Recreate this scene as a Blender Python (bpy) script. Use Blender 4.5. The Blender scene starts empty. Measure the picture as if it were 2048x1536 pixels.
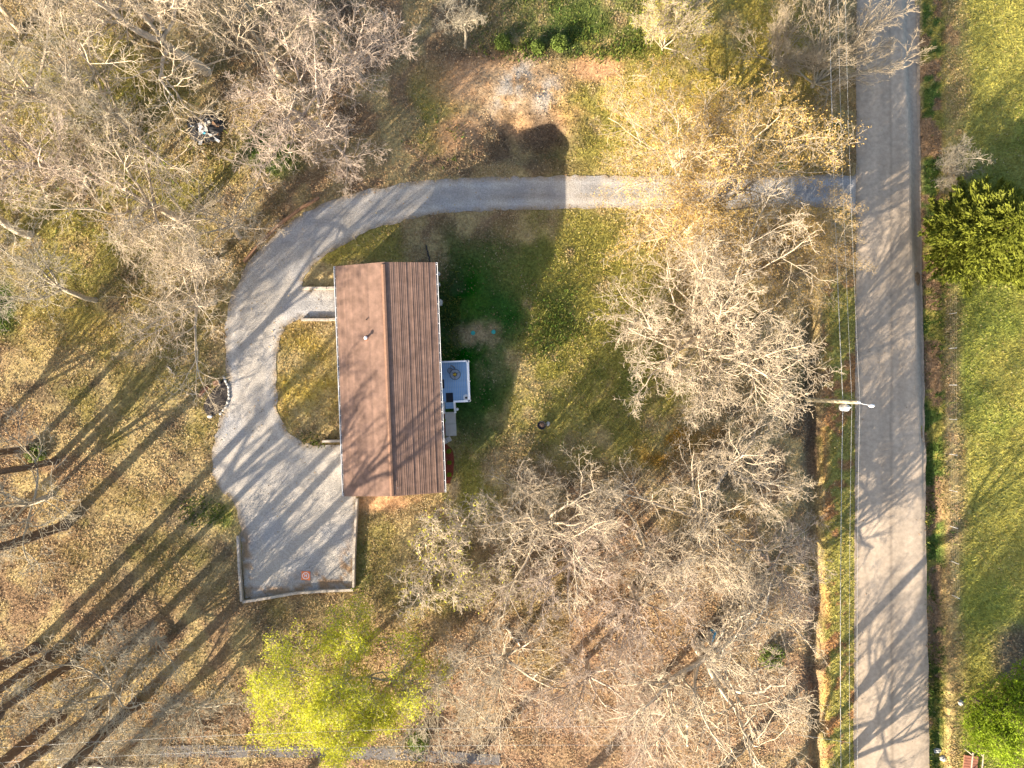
import bpy, bmesh, math, random
import numpy as np
from mathutils import Vector, Matrix
from mathutils.geometry import delaunay_2d_cdt

# ------------------------------------------------------------------ camera, sky, sun, exposure
S = bpy.context.scene
COL = S.collection
R = math.radians
CAM_H = 57.0
FOC = 1425.0                      # focal length in pixels of a 2048 wide frame
cam_d = bpy.data.cameras.new('camera')
cam = bpy.data.objects.new('camera', cam_d); COL.objects.link(cam)
cam.location = (0, 0, CAM_H); cam.rotation_euler = (0, 0, 0)
cam_d.sensor_width = 36.0; cam_d.lens = 36.0 * FOC / 2048.0
cam_d.clip_end = 2000
S.camera = cam

SUN_EL, SHADOW_AZ = 21.0, 45.5    # elevation; direction the shadows run (degrees from +x)
world = bpy.data.worlds.new('World'); S.world = world
world.use_nodes = True
wn = world.node_tree.nodes; wl = world.node_tree.links
for n in list(wn): wn.remove(n)
sky = wn.new('ShaderNodeTexSky'); sky.sky_type = 'NISHITA'; sky.sun_disc = False
sky.sun_elevation = R(SUN_EL); sky.sun_rotation = R(270 - SHADOW_AZ)
sky.air_density = 1.0; sky.dust_density = 2.5; sky.ozone_density = 1.0
bg = wn.new('ShaderNodeBackground'); bg.inputs['Strength'].default_value = 0.093
wo = wn.new('ShaderNodeOutputWorld')
wl.new(sky.outputs[0], bg.inputs[0]); wl.new(bg.outputs[0], wo.inputs[0])

sun_d = bpy.data.lights.new('sun', 'SUN'); sun_d.energy = 5.0; sun_d.angle = R(0.42)
sun_d.color = (1.0, 0.85, 0.66)
sun = bpy.data.objects.new('sun', sun_d); COL.objects.link(sun)
_d = Vector((math.cos(R(SHADOW_AZ)) * math.cos(R(SUN_EL)), math.sin(R(SHADOW_AZ)) * math.cos(R(SUN_EL)), -math.sin(R(SUN_EL))))
sun.rotation_euler = _d.to_track_quat('-Z', 'Y').to_euler()
sun.location = (-60, -60, 60)

S.view_settings.view_transform = 'Standard'
try: S.view_settings.look = 'None'
except Exception: pass
S.view_settings.exposure = 1.85
S.view_settings.gamma = 1.0
S.view_settings.use_curve_mapping = False
S.render.engine = 'CYCLES'
S.cycles.max_bounces = 5
S.cycles.diffuse_bounces = 3

rnd = random.Random(7)
nrng = np.random.default_rng(11)

# ------------------------------------------------------------------ terrain height
CTRL = [(700,990,0.0),(690,560,-0.15),(500,700,0.0),(880,985,0.2),(1000,865,0.1),(1005,790,-0.35),
        (1045,600,-1.35),(1125,418,-2.9),(1125,355,-3.0),(1130,230,-3.1),(900,400,-1.6),(720,430,-0.8),
        (550,560,-0.2),(1400,390,-2.8),(1700,390,-2.3),(1780,0,-2.6),(1780,768,-1.0),(1780,1536,0.0),
        (1400,800,-0.8),(1400,1200,0.0),(300,300,-0.5),(0,0,0.2),(0,1536,0.6),(800,100,-2.2),(1100,50,-2.9),
        (2048,0,-2.4),(2048,768,-0.6),(2048,1536,0.0),(600,1300,0.0),(1000,1400,0.2),(470,1100,0.0),(700,1180,0.0),
        (-700,768,1.0),(1024,-600,-3.5),(1024,2200,0.8),(2800,768,-0.5),(-700,-500,0),(-700,2200,1),(2800,-500,-2.5),(2800,2200,0)]
_c = np.array(CTRL, float)
_cx = (_c[:,0]-1024)/25.0; _cy = (768-_c[:,1])/25.0; _cz = _c[:,2]
def _phi(r2): return 0.5*r2*np.log(r2+1e-9)
_n = len(_c)
_A = np.zeros((_n+3,_n+3))
_A[:_n,:_n] = _phi((_cx[:,None]-_cx[None])**2+(_cy[:,None]-_cy[None])**2) + np.eye(_n)*3.0
_A[:_n,_n]=1; _A[:_n,_n+1]=_cx; _A[:_n,_n+2]=_cy; _A[_n,:_n]=1; _A[_n+1,:_n]=_cx; _A[_n+2,:_n]=_cy
_w = np.linalg.solve(_A, np.concatenate([_cz,[0,0,0]]))

def vnoise(x, y, sc, seed=0):
    x = np.asarray(x, float)/sc + 1000.3*(seed+1); y = np.asarray(y, float)/sc + 777.7*(seed+2)
    xi = np.floor(x).astype(np.int64); yi = np.floor(y).astype(np.int64)
    fx = x-xi; fy = y-yi; fx = fx*fx*(3-2*fx); fy = fy*fy*(3-2*fy)
    def h(a,b):
        n = (a*374761393 + b*668265263 + seed*974634777) & 0xffffffff
        n = ((n ^ (n>>13))*1274126177) & 0xffffffff
        return ((n ^ (n>>16)) & 0xffff)/65535.0
    a=h(xi,yi); b=h(xi+1,yi); c=h(xi,yi+1); d=h(xi+1,yi+1)
    return (a*(1-fx)+b*fx)*(1-fy)+(c*(1-fx)+d*fx)*fy
def fbm(x, y, sc, seed=0, oc=4):
    s=0; a=1; t=0
    for i in range(oc):
        s = s+a*vnoise(x,y,sc/(2**i),seed+i*17); t+=a; a*=0.55
    return s/t
def sstep(a,b,x):
    t = np.clip((x-a)/(b-a),0,1); return t*t*(3-2*t)

ROADL = 27.05      # world x of the road's left and right edge at mid frame
def pit_shape(x,y):
    # the excavated hollow north of the driveway and its spoil heaps
    e = np.hypot((x-1.4)/3.9,(y-20.4-0.12*x)/2.2)+(fbm(x,y,2.0,73,3)-0.5)*0.8
    z = -0.7*(1-sstep(0.55,1.05,e))
    z = z + 0.45*np.exp(-(((x+4.2)/2.2)**2+((y-19.2)/1.6)**2))
    z = z + 0.40*np.exp(-(((x-1.0)/3.6)**2+((y-24.2)/1.5)**2))
    z = z + 0.25*np.exp(-(((x-5.6)/0.9)**2+((y-20.3)/1.6)**2))
    mm = np.exp(-(((x-0.8)/5.5)**2+((y-23.0)/3.6)**2))
    z = z + mm*(fbm(x,y,1.7,71,4)-0.5)*0.75
    return z
def G(x, y):
    x = np.asarray(x,float); y = np.asarray(y,float)
    shp = np.broadcast(x,y).shape
    xf = np.clip(np.broadcast_to(x,shp).ravel(),-70,72); yf = np.clip(np.broadcast_to(y,shp).ravel(),-60,52)
    z = np.empty(xf.shape)
    for s in range(0,len(xf),40000):
        a=xf[s:s+40000]; b=yf[s:s+40000]
        z[s:s+40000] = _phi((a[:,None]-_cx[None])**2+(b[:,None]-_cy[None])**2)@_w[:_n] + _w[_n]+_w[_n+1]*a+_w[_n+2]*b
    z = z + pit_shape(xf,yf)
    wob = (vnoise(yf*0+3,yf,5.0,3)-0.5)*0.7+(vnoise(yf*0+3,yf,1.3,4)-0.5)*0.45
    # ditch along the west verge: steep shaded west bank, gentle lit east bank
    dx = xf-(24.75+wob)
    dfade = sstep(-60,-20,yf)*0+1-sstep(6,11,yf)
    z = z - dfade*1.0*np.where(dx<0, 1-sstep(0.1,1.2,-dx), 1-sstep(0.0,0.55,dx))
    # ditch along the east side of the road
    dx = xf-(34.2+wob*0.5-yf*0.012)
    z = z - 0.6*np.where(dx<0, 1-sstep(0.15,1.25,-dx), 1-sstep(0.0,0.8,dx))
    # uneven ground off the driveway
    z = z + (fbm(xf,yf,3.0,5,3)-0.5)*0.16*(1-0.0*xf)
    return z.reshape(shp)
def G1(x,y): return float(G(np.array([x]),np.array([y]))[0])
def P(u, v, h=0.0):
    """world point on the ground (raised by h) that stands at photo position u, v"""
    z = 0.0
    for i in range(6):
        x=(u-1024)/FOC*(CAM_H-z); y=(768-v)/FOC*(CAM_H-z)
        z = G1(x,y)+h
    return Vector((x,y,z))
def PA(u, v):
    u=np.asarray(u,float); v=np.asarray(v,float); z=np.zeros_like(u)
    for i in range(5):
        x=(u-1024)/FOC*(CAM_H-z); y=(768-v)/FOC*(CAM_H-z); z=G(x,y)
    return x,y,z
def at(u, v, z): return Vector(((u-1024)/FOC*(CAM_H-z),(768-v)/FOC*(CAM_H-z),z))

# ------------------------------------------------------------------ materials
def mat(name, col, rough=0.8, var=0.15, scale=6.0, bump=0.0, bscale=None, metal=0.0, spec=0.3, attr=None, col2=None, transl=0.0, detail=5.0):
    m = bpy.data.materials.new(name); m.use_nodes = True
    nt = m.node_tree; b = nt.nodes['Principled BSDF']
    b.inputs['Roughness'].default_value = rough; b.inputs['Metallic'].default_value = metal
    b.inputs['Specular IOR Level'].default_value = spec
    tc = nt.nodes.new('ShaderNodeTexCoord')
    nz = nt.nodes.new('ShaderNodeTexNoise'); nz.inputs['Scale'].default_value = scale; nz.inputs['Detail'].default_value = detail
    nz.inputs['Roughness'].default_value = 0.65
    nt.links.new(tc.outputs['Object'], nz.inputs['Vector'])
    cr = nt.nodes.new('ShaderNodeValToRGB')
    cr.color_ramp.elements[0].position = 0.3; cr.color_ramp.elements[1].position = 0.7
    if attr:
        at_ = nt.nodes.new('ShaderNodeVertexColor'); at_.layer_name = attr
        cr.color_ramp.elements[0].color = (1-var,1-var,1-var,1); cr.color_ramp.elements[1].color = (1+var,1+var,1+var,1)
        mx = nt.nodes.new('ShaderNodeMix'); mx.data_type='RGBA'; mx.blend_type='MULTIPLY'; mx.inputs[0].default_value=1.0
        nt.links.new(at_.outputs['Color'], mx.inputs[6]); nt.links.new(cr.outputs[0], mx.inputs[7])
        out = mx.outputs[2]
    else:
        c2 = col2 or tuple(min(1,c*(1+var)) for c in col)
        c1 = col if col2 else tuple(c*(1-var) for c in col)
        cr.color_ramp.elements[0].color = (*c1,1); cr.color_ramp.elements[1].color = (*c2,1)
        out = cr.outputs[0]
    nt.links.new(nz.outputs['Fac'], cr.inputs[0]); nt.links.new(out, b.inputs['Base Color'])
    if bump:
        n2 = nt.nodes.new('ShaderNodeTexNoise'); n2.inputs['Scale'].default_value = bscale or scale*3; n2.inputs['Detail'].default_value = 6
        n2.inputs['Roughness'].default_value = 0.7
        nt.links.new(tc.outputs['Object'], n2.inputs['Vector'])
        bp = nt.nodes.new('ShaderNodeBump'); bp.inputs['Strength'].default_value = 1.0; bp.inputs['Distance'].default_value = bump
        nt.links.new(n2.outputs['Fac'], bp.inputs['Height']); nt.links.new(bp.outputs[0], b.inputs['Normal'])
    if transl:
        tr = nt.nodes.new('ShaderNodeBsdfTranslucent'); nt.links.new(out, tr.inputs['Color'])
        ms = nt.nodes.new('ShaderNodeMixShader'); ms.inputs[0].default_value = transl
        o = nt.nodes['Material Output']
        nt.links.new(b.outputs[0], ms.inputs[1]); nt.links.new(tr.outputs[0], ms.inputs[2]); nt.links.new(ms.outputs[0], o.inputs['Surface'])
    return m

M = {}
M['ground'] = mat('ground_soil', None, 0.95, 0.5, 5.0, 0.09, 7.0, attr='Col', spec=0.1, detail=9)
M['grass'] = mat('grass_blade', None, 0.8, 0.15, 2.0, attr='Col', transl=0.25, spec=0.15)
M['litter'] = mat('leaf_litter', None, 0.85, 0.15, 2.0, attr='Col', transl=0.1, spec=0.15)
M['gravel'] = mat('gravel', None, 0.95, 0.30, 9.0, 0.06, 10.0, attr='Col', spec=0.15, detail=12)
M['asphalt'] = mat('asphalt', None, 0.9, 0.20, 3.0, 0.008, 60.0, attr='Col', spec=0.2, detail=12)
M['bark_tan'] = mat('bark_tan', (0.48,0.40,0.29), 0.9, 0.3, 3.0, spec=0.1)
M['bark_grey'] = mat('bark_grey', (0.38,0.335,0.25), 0.9, 0.3, 3.0, spec=0.1)
M['bark_pink'] = mat('bark_pink', (0.48,0.39,0.31), 0.9, 0.3, 3.0, spec=0.1)
M['bark_pale'] = mat('bark_pale', (0.54,0.47,0.37), 0.9, 0.35, 2.0, spec=0.1)
M['bark_dark'] = mat('bark_dark', (0.14,0.10,0.07), 0.9, 0.3, 3.0, spec=0.1)
M['bark_red'] = mat('bark_red', (0.44,0.36,0.25), 0.9, 0.3, 3.0, spec=0.1)
M['leaf_orange'] = mat('leaf_orange', (0.52,0.35,0.11), 0.7, 0.5, 2.2, transl=0.3, spec=0.2)
M['leaf_lime'] = mat('leaf_lime', (0.50,0.51,0.045), 0.6, 0.45, 2.5, transl=0.35, spec=0.2)
M['leaf_bud'] = mat('leaf_bud', (0.50,0.46,0.06), 0.6, 0.45, 2.5, transl=0.3, spec=0.2)
M['leaf_bright'] = mat('leaf_bright', (0.24,0.33,0.02), 0.6, 0.45, 2.5, transl=0.35, spec=0.2)
M['leaf_cedar'] = mat('leaf_cedar', (0.15,0.17,0.02), 0.7, 0.4, 1.2, transl=0.15, spec=0.2)
M['leaf_green'] = mat('leaf_green', (0.13,0.18,0.035), 0.7, 0.35, 2.0, transl=0.2, spec=0.2)
M['shingle'] = mat('shingle', (0.205,0.132,0.100), 0.9, 0.30, 1.6, 0.006, 60, spec=0.15)
M['ridge'] = mat('ridge_shingle', (0.26,0.155,0.105), 0.9, 0.15, 6, 0.004, 60, spec=0.15)
M['white'] = mat('white_paint', (0.78,0.78,0.78), 0.45, 0.05, 4)
M['siding'] = mat('siding', (0.62,0.60,0.56), 0.6, 0.05, 2)
M['gutter_in'] = mat('gutter_dark', (0.06,0.055,0.05), 0.9, 0.4, 4)
M['deck'] = mat('deck_board', (0.32,0.50,0.72), 0.6, 0.10, 3)
M['black'] = mat('black_rubber', (0.025,0.025,0.03), 0.8, 0.3, 8)
M['mesh_grey'] = mat('grey_mesh', (0.25,0.28,0.32), 0.6, 0.2, 20)
M['concrete'] = mat('concrete', (0.46,0.44,0.40), 0.9, 0.10, 4, 0.003, 40)
M['mulch'] = mat('red_mulch', (0.24,0.055,0.03), 0.95, 0.5, 12, 0.05, 20)
M['blackmulch'] = mat('black_mulch', (0.035,0.03,0.028), 0.95, 0.6, 10, 0.05, 16)
M['timber'] = mat('weathered_timber', (0.40,0.35,0.29), 0.9, 0.3, 5, 0.01, 20)
M['timber_brown'] = mat('brown_timber', (0.28,0.16,0.09), 0.9, 0.3, 5, 0.01, 20)
M['metal'] = mat('galvanised', (0.62,0.63,0.64), 0.4, 0.1, 6, metal=0.3)
M['wire'] = mat('wire', (0.42,0.42,0.40), 0.5, 0.1, 3, metal=0.2)
M['pole'] = mat('pole_wood', (0.46,0.40,0.27), 0.9, 0.3, 4, 0.01, 12)
M['teal'] = mat('teal_plastic', (0.04,0.30,0.26), 0.5, 0.1, 6)
M['blue'] = mat('blue_plastic', (0.05,0.28,0.40), 0.5, 0.15, 6)
M['orange'] = mat('orange_fabric', (0.72,0.19,0.06), 0.7, 0.08, 10)
M['glass'] = mat('window_glass', (0.04,0.05,0.06), 0.1, 0.1, 2, spec=0.6)
M['yellow'] = mat('yellow_flower', (0.62,0.42,0.03), 0.6, 0.2, 10)
M['stone'] = mat('pale_stone', (0.42,0.41,0.38), 0.9, 0.2, 4, 0.02, 10)
M['dirt'] = mat('dirt_clod', (0.16,0.10,0.07), 0.95, 0.3, 6, 0.02, 12)
M['redwood'] = mat('red_board', (0.28,0.12,0.075), 0.85, 0.25, 5)
M['rust'] = mat('rust_pot', (0.22,0.09,0.05), 0.8, 0.3, 8)
M['charcoal'] = mat('charcoal', (0.03,0.03,0.033), 0.9, 0.5, 6)

# ------------------------------------------------------------------ object helpers
def tag(o, label=None, cat=None, group=None, kind=None):
    if label: o['label'] = label
    if cat: o['category'] = cat
    if group: o['group'] = group
    if kind: o['kind'] = kind
    return o
def link(name, me, m=None, parent=None, loc=None, rot=None):
    o = bpy.data.objects.new(name, me); COL.objects.link(o)
    if m is not None and me is not None and len(me.materials)==0: me.materials.append(m)
    if parent is not None: o.parent = parent
    if loc is not None: o.location = loc
    if rot is not None: o.rotation_euler = rot
    return o
def thing(name, loc, label, cat, group=None, rz=0.0):
    o = link(name, None, loc=loc, rot=(0,0,rz)); o.empty_display_size = 0.3
    return tag(o, label, cat, group)
def np_mesh(name, V, F, mats=(), midx=None, smooth=False, col=None):
    """V (n,3); F (m,k) all faces with the same corner count, or a list of such arrays"""
    if not isinstance(F, list): F=[F]
    F=[f for f in F if len(f)]
    me = bpy.data.meshes.new(name)
    nl = sum(f.size for f in F); nf = sum(len(f) for f in F)
    me.vertices.add(len(V)); me.vertices.foreach_set('co', np.asarray(V,np.float32).ravel())
    me.loops.add(nl); me.loops.foreach_set('vertex_index', np.concatenate([f.ravel() for f in F]).astype(np.int32))
    me.polygons.add(nf)
    tot = np.concatenate([np.full(len(f),f.shape[1],np.int32) for f in F])
    st = np.concatenate([[0],np.cumsum(tot)[:-1]]).astype(np.int32)
    me.polygons.foreach_set('loop_start', st)
    try: me.polygons.foreach_set('loop_total', tot)
    except Exception: pass
    for m in mats: me.materials.append(m)
    if midx is not None: me.polygons.foreach_set('material_index', np.asarray(midx,np.int32))
    me.polygons.foreach_set('use_smooth', np.full(nf,bool(smooth)))
    if col is not None:
        a = me.color_attributes.new('Col','FLOAT_COLOR','POINT')
        c4 = np.ones((len(V),4),np.float32); c4[:,:3]=col
        a.data.foreach_set('color', c4.ravel())
    me.update(calc_edges=True); me.validate()
    return me
class MB:
    """collects simple solids into one mesh"""
    def __init__(s): s.v=[]; s.f=[]
    def add(s, vs, fs):
        o=len(s.v); s.v+= [tuple(v) for v in vs]; s.f += [tuple(i+o for i in f) for f in fs]
    def box(s, c, d, rz=0.0, mtx=None):
        hx,hy,hz=d[0]/2,d[1]/2,d[2]/2
        vs=[Vector((x,y,z)) for x in(-hx,hx) for y in(-hy,hy) for z in(-hz,hz)]
        rm = mtx if mtx is not None else Matrix.Rotation(rz,3,'Z')
        vs=[rm@v+Vector(c) for v in vs]
        s.add(vs,[(0,1,3,2),(4,6,7,5),(0,4,5,1),(2,3,7,6),(0,2,6,4),(1,5,7,3)]); return s
    def bar(s, a, b, w, h):
        a=Vector(a); b=Vector(b); d=(b-a); L=d.length; x=d.normalized()
        up=Vector((0,0,1)) if abs(x.z)<0.95 else Vector((0,1,0))
        y=up.cross(x).normalized(); z=x.cross(y)
        mtx=Matrix((x,y,z)).transposed()
        return s.box((a+b)/2,(L,w,h),mtx=mtx)
    def tube(s, pts, rs, n=6, cap=True):
        pts=[Vector(p) for p in pts]
        if not hasattr(rs,'__len__'): rs=[rs]*len(pts)
        o=len(s.v); k=len(pts)
        for i,p in enumerate(pts):
            t=(pts[min(i+1,k-1)]-pts[max(i-1,0)]).normalized()
            ref=Vector((0,0,1)) if abs(t.z)<0.9 else Vector((1,0,0))
            a=t.cross(ref).normalized(); b=t.cross(a)
            for j in range(n):
                w=2*math.pi*j/n; s.v.append(tuple(p+a*math.cos(w)*rs[i]+b*math.sin(w)*rs[i]))
        for i in range(k-1):
            for j in range(n):
                s.f.append((o+i*n+j,o+i*n+(j+1)%n,o+(i+1)*n+(j+1)%n,o+(i+1)*n+j))
        if cap:
            s.f.append(tuple(o+j for j in range(n))[::-1]); s.f.append(tuple(o+(k-1)*n+j for j in range(n)))
        return s
    def lathe(s, prof, c=(0,0,0), n=16):
        o=len(s.v)
        for r,z in prof:
            for j in range(n):
                w=2*math.pi*j/n; s.v.append((c[0]+r*math.cos(w),c[1]+r*math.sin(w),c[2]+z))
        for i in range(len(prof)-1):
            for j in range(n): s.f.append((o+i*n+j,o+i*n+(j+1)%n,o+(i+1)*n+(j+1)%n,o+(i+1)*n+j))
        s.f.append(tuple(o+j for j in range(n))[::-1]); s.f.append(tuple(o+(len(prof)-1)*n+j for j in range(n)))
        return s
    def blob(s, c, r, seed=0, n=9, m=6, rough=0.25):
        q=random.Random(seed); o=len(s.v); c=Vector(c)
        for i in range(1,m):
            for j in range(n):
                th=math.pi*i/m; ph=2*math.pi*j/n; k=1+q.uniform(-rough,rough)
                s.v.append((c.x+r[0]*k*math.sin(th)*math.cos(ph),c.y+r[1]*k*math.sin(th)*math.sin(ph),c.z+r[2]*k*math.cos(th)))
        t=len(s.v); s.v.append((c.x,c.y,c.z+r[2])); s.v.append((c.x,c.y,c.z-r[2]))
        for i in range(m-2):
            for j in range(n): s.f.append((o+i*n+j,o+(i+1)*n+j,o+(i+1)*n+(j+1)%n,o+i*n+(j+1)%n))
        for j in range(n):
            s.f.append((t,o+j,o+(j+1)%n)); s.f.append((t+1,o+(m-2)*n+(j+1)%n,o+(m-2)*n+j))
        return s
    def mesh(s, name, m, smooth=False):
        me=bpy.data.meshes.new(name); me.from_pydata(s.v,[],s.f); me.materials.append(m)
        if smooth:
            for p in me.polygons: p.use_smooth=True
        return me
    def obj(s, name, m, parent=None, loc=None, rot=None, smooth=False):
        return link(name, s.mesh(name,m,smooth), None, parent, loc, rot)

# ------------------------------------------------------------------ ground: colour zones
def blob_w(u,v,cu,cv,ru,rv,rot=0.0,soft=0.5):
    c,s=math.cos(R(rot)),math.sin(R(rot))
    a=((u-cu)*c+(v-cv)*s)/ru; b=(-(u-cu)*s+(v-cv)*c)/rv
    return 1-sstep(1-soft,1+soft,np.hypot(a,b))
C_STRAW=np.array((0.375,0.29,0.135)); C_BROWN=np.array((0.25,0.165,0.095)); C_RED=np.array((0.275,0.175,0.11))
C_OLIVE=np.array((0.26,0.235,0.06)); C_GREEN=np.array((0.085,0.13,0.03)); C_LAWN=np.array((0.295,0.28,0.072))
C_DGREEN=np.array((0.035,0.065,0.022)); C_DIRT=np.array((0.46,0.27,0.14)); C_SAND=np.array((0.38,0.275,0.165)); C_ASH=np.array((0.37,0.325,0.27))
C_MOSS=np.array((0.30,0.17,0.03)); C_HUMUS_SHADE=np.array((0.11,0.08,0.055)); C_ORANGE=np.array((0.36,0.20,0.09))
C_YEL=np.array((0.40,0.31,0.065))
def lerp(c,t,w): return c*(1-w[...,None])+t*w[...,None]
def zones(x,y):
    """colour of the ground and how grassy / how leafy it is"""
    z=G(x,y); u=1024+FOC*x/(CAM_H-z); v=768-FOC*y/(CAM_H-z)
    n1=fbm(x,y,6.0,21); n2=fbm(x,y,2.2,31); n3=fbm(x,y,0.8,41,3)
    wu=u+(n1-0.5)*120; wv=v+(fbm(x,y,6.0,23)-0.5)*120
    c=np.zeros(x.shape+(3,))+C_STRAW
    c=lerp(c,C_BROWN,sstep(0.40,0.62,n2)); c=lerp(c,C_HUMUS_SHADE,0.75*sstep(0.58,0.72,fbm(x,y,3.2,27)))
    g=np.zeros(x.shape); 
    def B(*a,**k): return blob_w(wu,wv,*a,**k)
    # reddish leaf floor of the south-east wood
    c=lerp(c,C_RED,np.maximum(B(1250,1370,420,260),B(1190,1150,180,120))*0.8)
    # olive field grass
    ol=np.maximum.reduce([B(1250,200,260,200),B(1180,640,210,280)*1.05,B(700,500,150,60)*0.9,B(150,330,360,360)*0.85,
        B(1500,80,240,120)*0.9,B(870,200,60,90)*0.9,B(430,1010,60,70)*0.8,B(1200,800,240,150)*0.95,B(100,640,120,120)*0.6,B(1450,700,260,200)*0.5,
        B(820,1130,160,140)*0.6,B(1450,1180,200,200)*0.35,B(1050,1230,120,160)*0.4,B(600,1300,160,120)*0.5,B(350,600,200,120)*0.6,B(300,780,260,160)*0.65,B(330,1080,200,160)*0.5,B(150,1400,200,120)*0.35,B(950,960,80,60)])
    olm=ol*sstep(0.36,0.56,n2*0.6+ol*0.28)
    c=lerp(c,C_OLIVE,olm); g=np.maximum(g,olm*0.7)
    yl=np.maximum.reduce([B(612,760,75,130)*0.9,B(1480,130,200,150)*0.6,B(660,520,60,30)*0.6,B(1560,300,150,200)*0.5,B(200,660,140,70)*0.4])
    c=lerp(c,C_YEL,yl*sstep(0.3,0.6,n2*0.7+0.15)); g=np.maximum(g,yl*0.8)
    gr=np.maximum.reduce([B(1170,40,190,75,0,.8)*.85,B(950,690,95,210)*1.3,B(1010,560,90,90)*0.7,B(530,310,70,50),B(1110,650,40,60)*0.55,
        B(15,620,35,60),B(80,1120,60,60)*0.2,B(410,1020,45,30)*0.7,B(300,300,140,120)*0.25,B(1240,760,70,60)*0.5,B(720,1110,25,80)*0.5])
    grm=gr*sstep(0.30,0.52,n2*0.6+gr*0.25)
    c=lerp(c,C_GREEN,grm); g=np.maximum(g,grm)
    dg=np.maximum.reduce([B(1130,95,150,28,0,.9),B(905,620,40,90),B(950,830,50,60)*0.6,B(1210,790,60,90)*0.3])
    c=lerp(c,C_DGREEN,dg*0.8*sstep(0.3,0.55,n2)); g=np.maximum(g,dg)
    # bare earth, and shade painted into the hollow
    di=np.maximum.reduce([blob_w(u,v,920,265,55,40)*0.9,blob_w(u,v,1190,138,60,28),blob_w(u,v,760,1003,70,18),blob_w(u,v,1000,165,140,60),blob_w(u,v,1060,235,110,45)*0.8])
    dim=np.clip(di*sstep(0.30,0.55,n2*0.55+n3*0.25+di*0.2),0,1)
    c=lerp(c,C_DIRT,dim)
    sd=np.maximum.reduce([blob_w(u,v,1030,185,110,70,-20),blob_w(u,v,962,672,50,30)*0.85,blob_w(u,v,985,720,40,50)*0.35,blob_w(u,v,905,965,16,40)*0.9])
    sdm=np.clip(sd*sstep(0.34,0.56,n2*0.5+n3*0.35+sd*0.12),0,1)
    c=lerp(c,C_SAND,sdm*0.9)
    ash=np.maximum(blob_w(u,v,1025,172,26,60,30),blob_w(u,v,1092,195,22,42,20))
    ashm=ash*sstep(0.44,0.54,n3*0.66+n2*0.3+ash*0.03)
    c=lerp(c,C_ASH,ashm)
    humus_shade=np.maximum.reduce([blob_w(u,v,1060,268,100,50)*0.95,blob_w(u,v,1000,110,110,14)*0.6,blob_w(u,v,1030,330,130,22)*0.7,blob_w(u,v,410,262,60,50)*0.7])  # dark soil; around the hollow it also paints in the house shadow
    c=lerp(c,C_HUMUS_SHADE,humus_shade*sstep(0.25,0.6,n2))
    ms=np.maximum.reduce([B(1330,890,60,35),B(1410,860,50,40)*0.8,B(1500,520,60,30)*0.5,B(1480,1010,40,30)*0.5])
    c=lerp(c,C_MOSS,ms*sstep(0.4,0.6,n2))
    # west verge of the road
    uv_=u+(n2-.5)*26
    vg=sstep(1640,1648,uv_)*(1-sstep(1712,1722,u))*sstep(520,600,v)
    c=lerp(c,np.where((n2*0.5+n3*0.5)[...,None]<0.42,C_ORANGE,C_LAWN),vg*0.9); g=np.maximum(g,vg*0.75)
    pv=vg*(1-sstep(0.0,16,np.abs(u-1650)))*sstep(.35,.6,n2); c=lerp(c,C_ORANGE,pv*0.8)
    # east side: ditch weeds, leafy strip, lawn
    dt=sstep(1838,1846,u)*(1-sstep(1884,1896,u))
    c=lerp(c,np.where((n3*.5+n2*.5)[...,None]<0.47,C_GREEN,np.where(n2[...,None]<.55,C_OLIVE,C_BROWN)),dt); g=np.maximum(g,dt)
    st=sstep(1880,1886,u)*(1-sstep(1915,1935,u+(n1-.5)*60))
    c=lerp(c,np.where(n2[...,None]<0.40,C_ORANGE*0.9,C_OLIVE*1.15),st*0.6*(1-0.55*sstep(560,760,v)))
    lw=sstep(1905,1940,u+(n1-.5)*50)
    lc=C_LAWN*(1-sstep(0.4,0.65,n1)[...,None])+np.array((0.225,0.25,0.055))*sstep(0.4,0.65,n1)[...,None]
    c=c*(1-lw[...,None])+lc*lw[...,None]; g=np.maximum(g,lw)
    bare=blob_w(u,v,2035,1310,50,60); c=lerp(c,np.array((0.14,0.11,0.08)),bare*0.9); g=g*(1-bare)
    bare2=np.maximum(dim,np.maximum(sdm,ashm)); g=g*(1-bare2)
    c=c*(0.82+0.36*n3[...,None])
    leaf=np.clip(1-g*1.2,0,1)*(1-bare2)*(1-.45*sstep(.4,.9,olm))
    return c,np.clip(g,0,1),leaf,u,v

def axis(lo,hi,step,far):
    a=list(np.arange(lo,hi+1e-6,step)); s=step; p=hi
    up=[]; 
    while p<far: s*=1.25; p+=s; up.append(p)
    s=step; p=lo; dn=[]
    while p>-far: s*=1.25; p-=s; dn.append(p)
    return np.array(dn[::-1]+a+up)
ax=axis(-43,44,0.27,400); ay=axis(-33,33,0.27,400)
X,Y=np.meshgrid(ax,ay); Z=G(X,Y); nx,ny=len(ax),len(ay)
gc,gg,gl,_,_=zones(X,Y)
idx=np.arange(nx*ny).reshape(ny,nx)
F=np.stack([idx[:-1,:-1],idx[:-1,1:],idx[1:,1:],idx[1:,:-1]],-1).reshape(-1,4)
Zg=Z.copy()
gme=np_mesh('ground',np.stack([X,Y,Zg],-1).reshape(-1,3),F,[M['ground']],smooth=True,col=gc.reshape(-1,3))
tag(link('ground',gme),'grass and leaf covered ground sloping down to the north',None,None,'structure')

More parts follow.
